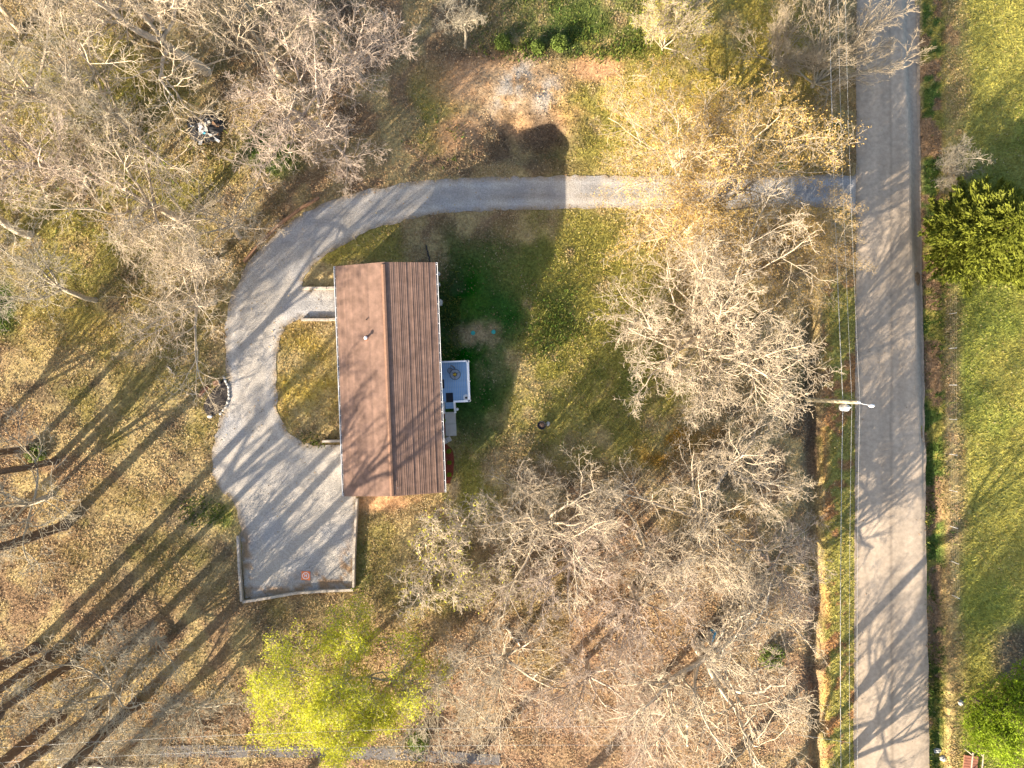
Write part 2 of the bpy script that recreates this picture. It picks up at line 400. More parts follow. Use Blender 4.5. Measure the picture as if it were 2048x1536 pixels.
# ------------------------------------------------------------------ road and driveway sheets
def dens(poly, step, closed=True):
    out=[]; n=len(poly)
    for i in range(n if closed else n-1):
        a=np.array(poly[i],float); b=np.array(poly[(i+1)%n],float); k=max(1,int(np.hypot(*(b-a))/step))
        for j in range(k): out.append(a+(b-a)*j/k)
    return np.array(out)
def smooth_poly(p,it=1):
    p=np.array(p,float)
    for _ in range(it):
        q=[]
        for i in range(len(p)):
            a=p[i]; b=p[(i+1)%len(p)]; q+= [a*.75+b*.25,a*.25+b*.75]
        p=np.array(q)
    return p
def inside(poly,x,y):
    r=np.zeros(x.shape,bool); n=len(poly)
    for i in range(n):
        x1,y1=poly[i]; x2,y2=poly[(i+1)%n]
        if y1==y2: continue
        c=((y1>y)!=(y2>y)); xi=(x2-x1)*(y-y1)/(y2-y1)+x1
        r^= c&(x<xi)
    return r
DRIVE=[(1722,330),(1706,350),(1400,352),(1130,352),(920,356),(830,364),(740,380),(655,400),(590,437),(540,476),(500,522),(466,585),(450,650),(450,720),(457,760),(452,805),
 (438,845),(424,900),(424,950),(446,985),(470,1003),(482,1060),(490,1197),(600,1185),(706,1177),(713,1080),(714,990),(700,988),(690,890),(650,891),(606,889),(574,862),(556,822),(552,760),(556,700),(568,655),(600,637),
 (682,634),(680,580),(608,577),(604,560),(630,525),(680,491),(740,461),(820,438),(900,426),(1000,421),(1130,418),(1400,416),(1690,414),(1708,428),(1722,450)]
dp=dens(DRIVE,10); 
dpx,dpy,_=PA(dp[:,0],dp[:,1]); DRIVE_W=np.stack([dpx,dpy],-1)
def sheet(name, polyw, lift, step, jit, colf, m, **kw):
    b=dens(polyw,0.22); 
    nrm=np.roll(b,-1,0)-np.roll(b,1,0); nrm=np.stack([nrm[:,1],-nrm[:,0]],-1); nrm/=np.linalg.norm(nrm,axis=1)[:,None]+1e-9
    b=b+nrm*((vnoise(b[:,0],b[:,1],0.5,7)-0.5)*2*jit)[:,None]
    mn=b.min(0); mx_=b.max(0)
    gx,gy=np.meshgrid(np.arange(mn[0],mx_[0],step),np.arange(mn[1],mx_[1],step)); gx=gx.ravel(); gy=gy.ravel()
    k=inside(b,gx,gy); ip=np.stack([gx[k],gy[k]],-1)
    allp=np.concatenate([b,ip]); nb=len(b)
    r=delaunay_2d_cdt([Vector(p) for p in allp],[(i,(i+1)%nb) for i in range(nb)],[],1,1e-5)
    vv=np.array([(p.x,p.y) for p in r[0]]); ff=[f for f in r[2] if len(f)==3]
    zz=G(vv[:,0],vv[:,1])+lift
    me=np_mesh(name,np.column_stack([vv,zz]),np.array(ff),[m],smooth=True,col=colf(vv[:,0],vv[:,1]))
    return link(name,me)
def gravel_col(x,y):
    n=fbm(x,y,3.0,51); n3=fbm(x,y,0.5,57,3)
    c=np.zeros(x.shape+(3,))+np.array((0.375,0.345,0.305))
    c=lerp(c,np.array((0.32,0.312,0.305)),sstep(0.4,0.65,n))
    z=G(x,y); u=1024+FOC*x/(CAM_H-z); v=768-FOC*y/(CAM_H-z)
    trk=np.exp(-((v-392)/5)**2)*(u>980)*(u<1420)+np.exp(-((v-372)/6)**2)*(u>1000)*0.4
    c=lerp(c,np.array((0.26,0.23,0.19)),np.clip(trk*0.6*sstep(0.3,0.6,fbm(x,y,2,59)),0,1))
    ed=blob_w(u,v,488,1130,14,75)*1.2*sstep(.38,.5,n3)+blob_w(u,v,600,1182,120,9)*sstep(.4,.55,n3)+blob_w(u,v,640,1165,60,22)*sstep(0.45,0.6,n3)+blob_w(u,v,700,1150,22,60)*sstep(0.5,0.6,n3)  # brown soil along the pad edges; west strip also paints the edge shadow
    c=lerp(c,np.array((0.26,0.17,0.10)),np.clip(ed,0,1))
    d=np.full(x.shape,9.0)
    for i in range(0,len(DRIVE_W)):
        d=np.minimum(d,np.hypot(x-DRIVE_W[i,0],y-DRIVE_W[i,1]))
    wob_=d+(fbm(x,y,2.5,95,2)-.5)*.5
    pad=sstep(850,930,v)*sstep(0,1,u)
    rut=(np.exp(-((wob_-.62)/.16)**2)+np.exp(-((wob_-1.15)/.10)**2)*.0)*(1-pad)
    c=c*(1+.20*rut[...,None]); mid=np.exp(-((wob_-1.25)/.22)**2)*(1-pad)
    c=c*(1-.16*(mid*sstep(.3,.6,fbm(x,y,1.2,97)))[...,None])
    c=lerp(c,np.array((0.26,0.20,0.13)),np.clip((1-sstep(.05,.55,d))*sstep(.3,.62,n3)*.9,0,1))
    return c*(0.85+0.3*n3[...,None])
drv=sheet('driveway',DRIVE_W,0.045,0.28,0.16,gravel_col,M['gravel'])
tag(drv,'pale gravel driveway curving round the brown roofed house to the parking pad',None,None,'structure')
vs_=np.arange(-420,2000,20.0)
rl=np.interp(vs_,[0,768,1536],[1713,1710,1707]); rr=np.interp(vs_,[0,768,1536],[1836,1846,1858])
lx,ly,lz=PA(rl,vs_); rx_,ry_,rz_=PA(rr,vs_)
nseg=30; t=np.linspace(0,1,nseg+1)
rng_y=np.linspace(-160,160,640)
lfx=np.interp(rng_y,ly[::-1],lx[::-1]); rfx=np.interp(rng_y,ry_[::-1],rx_[::-1])
RX=lfx[:,None]*(1-t)+rfx[:,None]*t; RY=np.repeat(rng_y[:,None],nseg+1,1)
ejit=(vnoise(RX,RY,0.7,9)-0.5)*0.09; RX[:,0]+=ejit[:,0]; RX[:,-1]+=ejit[:,-1]
g_l=G(lfx-0.0,rng_y); g_r=G(rfx-0.2,rng_y)
RZ=np.maximum(G(RX,RY),(g_l[:,None]*(1-t)+g_r[:,None]*t))+0.06
RZ=RZ.copy(); 
for j in range(nseg+1): RZ[:,j]=np.convolve(np.pad(RZ[:,j],6,'edge'),np.ones(13)/13,'valid')
RZ+=0.07*(1-(2*t-1)**2)
n_=fbm(RX,RY,4,61); tr=np.exp(-((t-0.27)/0.07)**2)+np.exp(-((t-0.75)/0.07)**2)
st_=fbm(RX*1.0,RY*.06,.6,63,3)
rc=np.array((0.38,0.31,0.235))*(0.86+0.28*n_[...,None])*(1+0.10*tr[None,:,None])*(0.84+.32*st_[...,None])
rc=rc*(1-.22*(np.abs(t-.5)<.02)[None,:,None])*(1-.25*np.exp(-((np.minimum(t,1-t))/.05)**2))[None,:,None]
ii=np.arange(RX.size).reshape(RX.shape)
RF=np.stack([ii[:-1,:-1],ii[:-1,1:],ii[1:,1:],ii[1:,:-1]],-1).reshape(-1,4)
# skirt under the edges so the pavement has thickness
sk=np.stack([RX[:,[0,-1]],RY[:,[0,-1]],RZ[:,[0,-1]]-0.5],-1).reshape(-1,3); b0=RX.size
si=np.arange(len(sk)).reshape(-1,2)+b0
SF=np.concatenate([np.stack([si[:-1,0],ii[:-1,0],ii[1:,0],si[1:,0]],-1),np.stack([ii[:-1,-1],si[:-1,1],si[1:,1],ii[1:,-1]],-1)])
rme=np_mesh('road',np.concatenate([np.stack([RX,RY,RZ],-1).reshape(-1,3),sk]),np.concatenate([RF,SF]),[M['asphalt']],smooth=False,
            col=np.concatenate([rc.reshape(-1,3),np.full((len(sk),3),0.15)]))
tag(link('road',rme),'worn grey country road running straight along the right side',None,None,'structure')

# bottom lane
LANE=[(300,1490),(420,1490),(600,1492),(820,1497),(1000,1510),(1000,1530),(800,1520),(600,1514),(420,1514),(300,1512)]
lp=dens(LANE,10); a_,b_,_=PA(lp[:,0],lp[:,1])
tag(sheet('lane',np.stack([a_,b_],-1),0.05,0.5,0.06,lambda x,y: np.array((0.16,0.15,0.145))*(0.85+0.3*fbm(x,y,1.5,3)[...,None]),M['gravel']),
    'narrow dark gravel lane along the bottom edge',None,None,'structure')

# ------------------------------------------------------------------ grass, litter and weeds (nobody could count them)
bp=[(447,758),(455,775),(456,795),(450,812),(440,824),(425,832),(414,830),(408,812),(416,792),(432,776)]
a_,b_,_=PA(np.array([p[0] for p in bp]),np.array([p[1] for p in bp]))
BLACK_BED=np.stack([a_,b_],-1); PADC=P(612,1151)
def on_hard(x,y,pad=0.0):
    jx=(vnoise(x,y,.12,91)-.5)*.75; jy=(vnoise(x,y,.12,92)-.5)*.75
    a=inside(DRIVE_W,x+jx,y+jy)
    l=np.interp(y,rng_y,lfx); r=np.interp(y,rng_y,rfx)
    a|=(x+jx*.7>l+0.05)&(x+jx*.7<r-0.05)
    c,s=math.cos(R(-2.2)),math.sin(R(-2.2)); hx=(x+9.34)*c-(y-0.36)*s; hy=(x+9.34)*s+(y-0.36)*c
    a|=(np.abs(hx)<3.7)&(np.abs(hy)<8.6)
    a|=(x>-5.9)&(x<-4.3)&(y>-4.3)&(y<-1.2)
    a|=(np.abs(x-PADC.x)<.48)&(np.abs(y-PADC.y)<.48)
    a|=inside(BLACK_BED,x+jx*.3,y+jy*.3)|((x>-5.6)&(x<-4.65)&(y>-7.9)&(y<-4.3))
    return a
def scatter(n, f, seed, keep_hard=0.0):
    q=np.random.default_rng(seed)
    x=q.uniform(-43,44,n); y=q.uniform(-32.5,32.5,n)
    c,g,l,u,v=zones(x,y)
    p=f(g,l,u,v); k=(q.random(n)<p)
    h=on_hard(x,y); k&=~h|((q.random(n)<keep_hard)&~((np.abs(x-PADC.x)<.48)&(np.abs(y-PADC.y)<.48)))
    return x[k],y[k],G(x[k],y[k]),c[k],g[k],q
def blades(name,x,y,z,c,q,hmin,hmax,w,m,lean=0.5,up=0.0):
    n=len(x); a=q.uniform(0,2*np.pi,n); h=q.uniform(hmin,hmax,n); ww=w*q.uniform(0.6,1.4,n)
    la=q.uniform(0,2*np.pi,n); lm=h*lean*q.uniform(0.2,1.6,n)
    p0=np.stack([x-np.cos(a)*ww,y-np.sin(a)*ww,z-0.01],-1); p1=np.stack([x+np.cos(a)*ww,y+np.sin(a)*ww,z-0.01],-1)
    p2=np.stack([x+np.cos(la)*lm,y+np.sin(la)*lm,z+h],-1)
    V=np.stack([p0,p1,p2],1).reshape(-1,3); Fc=np.arange(3*n).reshape(-1,3)
    me=np_mesh(name,V,Fc,[m],col=np.repeat(c,3,0)); return link(name,me)
x,y,z,c,g,q=scatter(900000,lambda g,l,u,v: np.clip(g*0.75+0.05,0,1),3)
c2=c*q.uniform(0.7,1.5,(len(x),1))*(1+np.array((0.10,0.06,-0.05)))
tag(blades('grass',x,y,z,c2,q,0.05,0.20,0.035,M['grass'],0.9),'short patchy grass over the yard and lawn',None,None,'stuff')
x,y,z,c,g,q=scatter(850000,lambda g,l,u,v: np.clip((l*0.55+0.05)*(.35+1.3*sstep(.4,.62,fbm(u/25,v/25,1.8,87,3))),0,1),4,0.006)
pal=np.array([(0.40,0.29,0.16),(0.33,0.22,0.12),(0.22,0.14,0.08),(0.50,0.40,0.25),(0.09,0.055,0.035),(0.30,0.16,0.085)])
c2=pal[q.integers(0,6,len(x))]*0.55+c*0.55
hard=on_hard(x,y)
zl=z+np.where(hard,0.06,0.02)
n=len(x); a=q.uniform(0,2*np.pi,n); r0=q.uniform(0.035,0.085,n); ang=a[:,None]+np.array([0,2.2,4.1])[None]
tz=q.uniform(-0.04,0.10,(n,3))
V=np.stack([x[:,None]+np.cos(ang)*r0[:,None],y[:,None]+np.sin(ang)*r0[:,None],zl[:,None]+np.maximum(tz,-0.01)],-1).reshape(-1,3)
tag(link('leaf_litter',np_mesh('leaf_litter',V,np.arange(3*n).reshape(-1,3),[M['litter']],col=np.repeat(c2,3,0))),'dry brown leaves scattered over the ground',None,None,'stuff')
# taller weeds in tufts
def weedp(g,l,u,v):
    w=np.maximum.reduce([blob_w(u,v,1866,700,18,2000)*0.45*sstep(.35,.6,fbm(u/25,v/25,3.0,77,3)),blob_w(u,v,1150,92,150,24,0,.9)*0.9,blob_w(u,v,1170,30,150,60,0,.9)*.25,blob_w(u,v,900,620,26,80,0,.9)*0.8,blob_w(u,v,1110,650,45,70,0,.95)*0.5,blob_w(u,v,620,885,55,16)*0.6,
        blob_w(u,v,410,1020,50,30)*0.5,blob_w(u,v,1900,840,16,300)*0.1,blob_w(u,v,880,280,60,50)*0.12,blob_w(u,v,530,315,60,40)*0.15,blob_w(u,v,835,1480,20,40)*0.7,blob_w(u,v,15,620,25,50)*0.5,blob_w(u,v,100,300,300,250)*0.06])
    return w*sstep(.38,.62,fbm(u/25,v/25,1.6,83,3))
x,y,z,c,g,q=scatter(900000,weedp,5)
wc=np.where(q.random((len(x),1))<0.5,np.array((0.09,0.15,0.025)),np.array((0.17,0.19,0.04)))*q.uniform(0.6,1.3,(len(x),1))
tag(blades('weeds',x,y,z,wc,q,0.12,0.40,0.05,M['grass'],0.7),'leafy green weeds in the ditch and at the edges',None,None,'stuff')
# dry stems and bits of stick that stand in the rough
x,y,z,c,g,q=scatter(120000,lambda g,l,u,v: np.clip(l*0.35*(u<1900),0,1),6)
tag(blades('dry_stems',x,y,z,np.array((0.40,0.33,0.22))*q.uniform(0.5,1.2,(len(x),1)),q,0.08,0.45,0.018,M['litter'],1.2),'dry stems and broken twigs in the rough grass',None,None,'stuff')

# ------------------------------------------------------------------ house
HC=(-9.34,0.36); HR=R(2.2); HW,HL=7.65,17.55; EZ,RZ_=2.55,3.58
house=thing('house',(HC[0],HC[1],0),'long single storey house under a brown shingle gable roof','house',rz=HR)
wx,wy=HW/2-0.32,HL/2-0.22
MB().box((0,0,(2.42-3.2)/2),(2*wx,2*wy,2.42+3.2)).obj('wall',M['siding'],house)
for s in (-1,1):
    gb=MB()
    gb.add([(-wx,s*(wy-0.06),2.42),(wx,s*(wy-0.06),2.42),(0,s*(wy-0.06),3.40),(-wx,s*wy,2.42),(wx,s*wy,2.42),(0,s*wy,3.40)],[(0,1,2),(5,4,3),(0,3,4,1),(1,4,5,2),(2,5,3,0)])
    gb.obj('gable',M['siding'],house)
slope=(RZ_-EZ)/(HW/2); sa=math.atan(slope); SL=math.hypot(HW/2,RZ_-EZ)
rd=MB()
for s in (-1,1):
    a=(0,-HL/2,RZ_-0.03); b=(0,HL/2,RZ_-0.03); c_=(s*HW/2,HL/2,EZ-0.03); d_=(s*HW/2,-HL/2,EZ-0.03)
    vs=[a,b,c_,d_]+[(p[0],p[1],p[2]-0.09) for p in (a,b,c_,d_)]
    rd.add(vs,[(0,1,2,3),(7,6,5,4),(0,4,5,1),(1,5,6,2),(2,6,7,3),(3,7,4,0)])
roof=rd.obj('roof',M['timber_brown'],house)
q=np.random.default_rng(5)
for s,nm in ((-1,'west'),(1,'east')):
    NC=28; ex=SL/NC; V=[];Fq=[]; CT=q.uniform(0.008,0.034,NC)
    for k in range(NC):
        d0=k*ex; d1=d0+ex*1.02              # distance from the ridge, top and butt of the course
        y0=-HL/2-q.uniform(0,2.5)
        while y0<HL/2:
            y1=y0+2.9; a0=max(y0,-HL/2-0.02); a1=min(y1,HL/2+0.02)
            if a1-a0>0.03:
                th=CT[k]*q.uniform(0.85,1.15); tp=0.002; dd=d1+q.uniform(-0.002,0.002)
                def pt(d,yy,h): 
                    xx=d*math.cos(sa)+h*math.sin(sa); zz=RZ_-d*math.sin(sa)+h*math.cos(sa)-0.025
                    return (s*xx,yy,zz)
                o=len(V)
                V+= [pt(d0,a0,tp),pt(d0,a1,tp),pt(dd,a1,th),pt(dd,a0,th),pt(dd,a1,-0.002),pt(dd,a0,-0.002),pt(d0,a0,-0.002),pt(d0,a1,-0.002)]
                fs=[(0,1,2,3),(3,2,4,5),(0,3,5,6),(1,7,4,2)]
                Fq+= [tuple(i+o for i in (f if s<0 else f[::-1])) for f in fs]
            y0=y1
    me=np_mesh('shingles',np.array(V),np.array(Fq),[M['shingle']])
    o=link('shingles',me,parent=roof); tag(o,'brown shingle courses of the %s slope'%nm,kind='stuff')
rc_=MB()
for s in (-1,1):
    for k in range(57):
        y0=-HL/2+0.0+k*0.305+rnd.uniform(-.008,.008); y1=y0+0.315
        h=0.065 if 0.7<y0+HL/2<HL-0.25 else 0.03
        w=0.14
        rc_.add([(0,y0,RZ_+h+0.01),(0,y1,RZ_+h),(s*w,y1,RZ_+h-w*slope),(s*w,y0,RZ_+h-w*slope+0.01),(s*w,y0,RZ_-w*slope-0.01),(s*w,y1,RZ_-w*slope-0.01),(0,y1,RZ_-.01),(0,y0,RZ_-.01)],
            [(0,1,2,3),(3,2,5,4),(1,6,5,2),(0,3,4,7)] if s>0 else [(3,2,1,0),(4,5,2,3),(2,5,6,1),(7,4,3,0)])
rc_.obj('ridge_vent',M['ridge'],house)
for s in (-1,1):
    gx=s*(HW/2+0.065)
    gm=MB()
    gm.box((s*(HW/2+0.012),0,EZ-0.09),(0.02,HL+0.02,0.16)).box((s*(HW/2+0.132),0,EZ-0.085),(0.035,HL+0.02,0.13)).box((s*(HW/2+0.07),0,EZ-0.155),(0.14,HL+0.02,0.02))
    gm.box((gx,HL/2,EZ-0.09),(0.14,0.02,0.13)).box((gx,-HL/2,EZ-0.09),(0.14,0.02,0.13))
    gu=gm.obj('gutter',M['white'],house)
    MB().box((gx,0,EZ-0.135),(0.09,HL-0.05,0.02)).obj('gutter_inside',M['gutter_in'],gu)  # dark strip along the gutter bottom
    bm_=MB().box((0,0,0),(0.16,0.035,0.02)).mesh('bracket',M['white'])
    for k in range(24):
        link('bracket',bm_,parent=gu,loc=(gx,-HL/2+0.15+k*(HL-0.3)/23,EZ-0.015))
    # barge board along each gable is its own part
for sy in (-1,1):
    bb=MB()
    for s in (-1,1): bb.bar((0,sy*(HL/2+0.02),RZ_-0.13),(s*HW/2,sy*(HL/2+0.02),EZ-0.13),0.03,0.16)
    bb.obj('barge_board',M['timber_brown'],house)
# roof vents and a thin mast
def roof_pt(u,v): 
    w=at(u,v,3.2); d=Vector((w.x-HC[0],w.y-HC[1])); c,s=math.cos(-HR),math.sin(-HR)
    lx_=d.x*c-d.y*s; ly_=d.x*s+d.y*c
    return Vector((lx_,ly_,RZ_-abs(lx_)*slope))
p=roof_pt(733,676)
vp=MB().tube([p-Vector((0,0,.05)),p+Vector((0,0,.34))],0.075,10).obj('vent_pipe',M['metal'],house)
MB().lathe([(0.13,0.32),(0.14,0.36),(0.10,0.42),(0.02,0.45)],p,12).obj('vent_cap',M['white'],vp)
MB().lathe([(0.20,0.0),(0.18,0.03),(0.08,0.08)],p,12).obj('flashing',M['rust'],vp)
p=roof_pt(733,639)
MB().tube([p-Vector((0,0,.05)),p+Vector((0,0,.14))],0.04,8).obj('vent_pipe',M['black'],house)
p=roof_pt(797,974)
MB().tube([p-Vector((0,0,.05)),p+Vector((0,0,.34))],0.015,6).obj('mast',M['metal'],house)
# openings in the long walls
for s,ys in ((1,(-6.6,-4.6,4.4,7.0)),(-1,(-6.2,-2.8,2.4,6.2))):
    for yy in ys:
        w=MB().box((s*(wx+0.02),yy,1.55),(0.06,1.1,1.2)).obj('window',M['white'],house)
        MB().box((s*(wx+0.045),yy,1.55),(0.03,0.95,1.05)).obj('pane',M['glass'],w)
d=MB().box((s*-1*(wx+0.025),0.3,1.42),(0.06,0.95,1.86)).obj('door',M['redwood'],house)
MB().box((wx+0.075,0.65,1.4),(0.05,0.04,0.14)).obj('handle',M['metal'],d)

# ------------------------------------------------------------------ deck, steps, walk and what stands on it
DKX0,DKX1,DKY0,DKY1,DKZ=-5.78,-3.34,-1.42,1.80,0.45
deck=thing('deck',(-4.56,0.19,0),'small raised deck with grey blue boards and white railing against the house','deck',rz=HR)
dw,dl=DKX1-DKX0,DKY1-DKY0
nb=17; bw=dw/nb
bme=MB().box((0,0,0),(bw-0.022,dl-0.06,0.035)).mesh('board',M['deck'])
for k in range(nb):
    link('board',bme,parent=deck,loc=(-dw/2+bw*(k+.5),0,DKZ+rnd.uniform(-.003,.003)))
MB().box((0,0,DKZ-0.12),(dw-0.05,dl-0.1,0.2)).obj('frame',M['white'],deck)
pm=MB().box((0,0,-0.4),(0.13,0.13,2.9)).mesh('post',M['white'])
for px_,py_ in ((-dw/2+.06,dl/2-.05),(dw/2-.06,dl/2-.05),(dw/2-.06,0),(dw/2-.06,-dl/2+.05),(-dw/2+1.22,-dl/2+.05),(-dw/2+.30,-dl/2+.05)):
    o=link('post',pm,parent=deck,loc=(px_,py_,DKZ-0.05)); o.scale=(1,1,1)
def rail(a,b,w=0.15):
    m_=MB().bar((a[0],a[1],DKZ+0.98),(b[0],b[1],DKZ+0.98),w,0.05)
    L=math.hypot(b[0]-a[0],b[1]-a[1]); k=int(L/0.13)
    r_=m_.obj('railing',M['white'],deck)
    MB().bar((a[0],a[1],DKZ+0.12),(b[0],b[1],DKZ+0.12),0.05,0.07).obj('bottom_rail',M['white'],r_)
    bl=MB()
    for i in range(1,k):
        t_=i/k; bl.box((a[0]+(b[0]-a[0])*t_,a[1]+(b[1]-a[1])*t_,DKZ+0.55),(0.03,0.03,0.84))
    bl.obj('baluster',M['white'],r_)
rail((-dw/2,dl/2-.05),(dw/2-.02,dl/2-.05),0.11); rail((dw/2-.06,dl/2+0.0),(dw/2-.06,-dl/2),0.17)
rail((dw/2,-dl/2+.05),(-dw/2+1.15,-dl/2+.05),0.15); rail((-dw/2,-dl/2+.05),(-dw/2+.36,-dl/2+.05),0.11)
sx=-dw/2+0.76
for k in range(3):
    MB().box((sx,-dl/2-0.12-k*0.26,DKZ-0.19-k*0.19),(0.74,0.28,0.04)).obj('tread',M['deck'],deck)
    MB().box((sx,-dl/2-0.0-k*0.26,DKZ-0.10-k*0.19),(0.74,0.02,0.16)).obj('riser',M['white'],deck)
for s in (-1,1):
    mm=MB().bar((sx+s*.44,-dl/2,DKZ+0.98),(sx+s*.44,-dl/2-0.85,DKZ+0.30),0.13,0.05).bar((sx+s*.44,-dl/2,DKZ-0.1),(sx+s*.44,-dl/2-0.85,DKZ-0.62),0.05,0.22)
    mm.box((sx+s*.44,-dl/2-0.82,0.4),(0.11,0.11,1.3))
    mm.obj('stair_rail',M['white'],deck)
def on_deck(lx_,ly_,z=DKZ+0.02):
    c,s=math.cos(HR),math.sin(HR); return (-4.56+lx_*c-ly_*s,0.19+lx_*s+ly_*c,z)
o=MB().box((0,0,0.012),(0.56,0.75,0.024)).obj('doormat',M['black'],loc=on_deck(sx+0.02,-dl/2+0.36),rot=(0,0,HR)); tag(o,'black mat at the top of the deck steps','mat')
o=MB().box((0,0,0.012),(0.30,0.72,0.024)).obj('doormat',M['black'],loc=on_deck(-dw/2+0.24,-0.15),rot=(0,0,HR)); tag(o,'narrow black mat on the deck beside the house wall','mat')
# round mesh table with a pot of yellow flowers
tb=thing('patio_table',on_deck(0.12,0.55),'round grey mesh table on the blue deck','table')
MB().lathe([(0.40,0.62),(0.42,0.64),(0.42,0.66),(0.40,0.67)],n=24).obj('tabletop',M['mesh_grey'],tb)
MB().tube([(0.41*math.cos(2*math.pi*i/24),0.41*math.sin(2*math.pi*i/24),0.68) for i in range(25)],0.018,5,False).obj('rim',M['charcoal'],tb)
for k in range(3):
    a=k*2.09+0.5; MB().tube([(0.1*math.cos(a),0.1*math.sin(a),0.62),(0.34*math.cos(a),0.34*math.sin(a),0.0)],0.016,6).obj('leg',M['charcoal'],tb)
    MB().bar((0.14*math.cos(a),0.14*math.sin(a),0.675),(0.38*math.cos(a),0.38*math.sin(a),0.675),0.02,0.012).obj('spoke',M['charcoal'],tb)
pw=on_deck(0.12,0.55,DKZ+0.69)
pt_=thing('flower_pot',pw,'dark pot of yellow flowers in the middle of the round mesh table','flower pot')
MB().lathe([(0.11,0.0),(0.15,0.16),(0.16,0.18),(0.13,0.17)],n=14).obj('pot',M['charcoal'],pt_)
fl=MB()
for k in range(26):
    a=rnd.uniform(0,6.28); r_=rnd.uniform(0,0.11); fl.blob((r_*math.cos(a),r_*math.sin(a),0.20+rnd.uniform(0,.06)),(0.03,0.03,0.02),k,6,4)
fl.obj('flowers',M['yellow'],pt_)
ch=thing('patio_chair',on_deck(-0.26,0.86),'grey mesh chair with a rounded back beside the round table','chair',rz=R(-38))
MB().blob((0,0,0.42),(0.24,0.22,0.03),1,14,6,0.0).obj('seat',M['mesh_grey'],ch)
bk=MB()
pts=[(0.24*math.cos(a),0.20+0.10*math.sin(a)+0.02,0.42+0.0) for a in np.linspace(0,math.pi,9)]
top=[(p[0]*0.95,p[1]+0.12,0.86-0.10*abs(p[0])/0.24) for p in pts]
bk.add(pts+top+[(p[0],p[1]+0.02,p[2]) for p in pts]+[(p[0],p[1]+0.02,p[2]) for p in top],[(i,i+1,i+10,i+9) for i in range(8)]+[(i+18,i+27,i+28,i+19) for i in range(8)]+[(i+9,i+10,i+28,i+27) for i in range(8)])
bk.obj('backrest',M['mesh_grey'],ch)
MB().tube([(0.24*math.cos(a),0.22*math.sin(a),0.44) for a in np.linspace(0,2*math.pi,20)],0.014,5,False).obj('seat_rim',M['charcoal'],ch)
MB().tube(top,0.014,5).obj('back_rim',M['charcoal'],ch)
for sx_,sy_ in ((-.2,-.18),(.2,-.18),(-.2,.18),(.2,.18)): MB().tube([(sx_*.8,sy_*.8,0.42),(sx_,sy_,0)],0.014,6).obj('leg',M['charcoal'],ch)
pl=thing('planter',on_deck(dw/2-0.33,-dl/2+0.33),'round white planter with dark soil in the deck corner','planter')
MB().lathe([(0.16,0.0),(0.22,0.32),(0.24,0.36),(0.17,0.36),(0.16,0.33)],n=20).obj('pot',M['white'],pl)
MB().blob((0.02,-.02,0.36),(0.09,0.09,0.03),4).obj('soil',M['charcoal'],pl)
pl=thing('lamp_globe',(-4.33,-2.0,0.15),'small round white lantern on the ground beside the deck steps','lantern')
MB().tube([(0,0,-.1),(0,0,0.5)],0.03,6).obj('stem',M['white'],pl); MB().blob((0,0,0.58),(0.12,0.12,0.12),2,12,8,0.0).obj('globe',M['white'],pl,smooth=True)
# walk in two slabs
wk=thing('walkway',(-4.9,-3.2,0.1),'grey concrete walkway leading from the deck steps','walkway',rz=HR)
wz=max(G1(-4.9,-2.4),G1(-4.9,-4.0),G1(-4.5,-3.2))+0.06-0.1
MB().box((0,0.49,wz-0.07),(0.86,0.94,0.2)).obj('slab',M['concrete'],wk); MB().box((0.01,-0.47,wz-0.075),(0.86,0.94,0.2)).obj('slab',M['concrete'],wk)
ub=thing('utility_box',(-5.16,-4.46,G1(-5.2,-4.5)),'pale grey two part utility box beside the mulch bed','utility box',rz=R(28))
MB().box((-0.16,0,0.3),(0.30,0.40,0.6)).obj('cabinet',M['concrete'],ub); MB().box((0.17,0,0.27),(0.30,0.38,0.54)).obj('cabinet',M['concrete'],ub)
MB().box((0.005,0,0.25),(0.03,0.36,0.5)).obj('seam',M['charcoal'],ub)
# mulch bed along the east wall
def prism_ground(name,pts,lift,m,parent=None):
    b=np.array(pts); me=sheet(name,b,lift,0.2,0.06,lambda x,y: np.ones(x.shape+(3,)),m); return me
bed=prism_ground('mulch_bed',[(-5.55,-2.0),(-5.33,-2.2),(-5.33,-4.2),(-5.35,-4.7),(-4.75,-5.2),(-4.62,-6.2),(-4.72,-7.2),(-4.95,-7.9),(-5.45,-7.9)],0.07,M['mulch'])
tag(bed,'strip of red mulch along the house wall','mulch bed')
def leaf_clump(name,n,rad,size,m,seed,parent=None,loc=None,hz=0.8):
    q=np.random.default_rng(seed); d=q.normal(size=(n,3)); d/=np.linalg.norm(d,axis=1)[:,None]
    c=d*np.array([rad,rad,rad*hz])*q.uniform(0.45,1.0,(n,1)); c[:,2]+=rad*hz*0.8
    e=q.normal(size=(n,2,3)); e/=np.linalg.norm(e,axis=2)[:,:,None]; e*=size
    V=np.stack([c-e[:,0]*.5-e[:,1]*.4,c+e[:,0]*.6,c+e[:,1]],1).reshape(-1,3)
    return link(name,np_mesh(name,V,np.arange(3*n).reshape(-1,3),[m]),parent=parent,loc=loc)
for i,(xx,yy,rr_,lab) in enumerate([(-5.02,-5.35,0.22,'small yellow green plant nearest the utility box in the red mulch'),(-4.98,-6.25,0.18,'small green plant in the middle of the red mulch bed'),(-4.98,-7.2,0.2,'small green plant at the far southern end of the red mulch bed'),(-5.42,-2.9,0.15,'low plant in the red mulch beside the concrete walk')]):
    t_=thing('bedding_plant',(xx,yy,G1(xx,yy)+0.07),lab,'plant','small plants in the mulch bed')
    leaf_clump('foliage',160,rr_,0.08,M['leaf_bright'],50+i,t_); MB().tube([(0,0,-.05),(0,0,.2)],0.02,5).obj('stem',M['bark_dark'],t_)

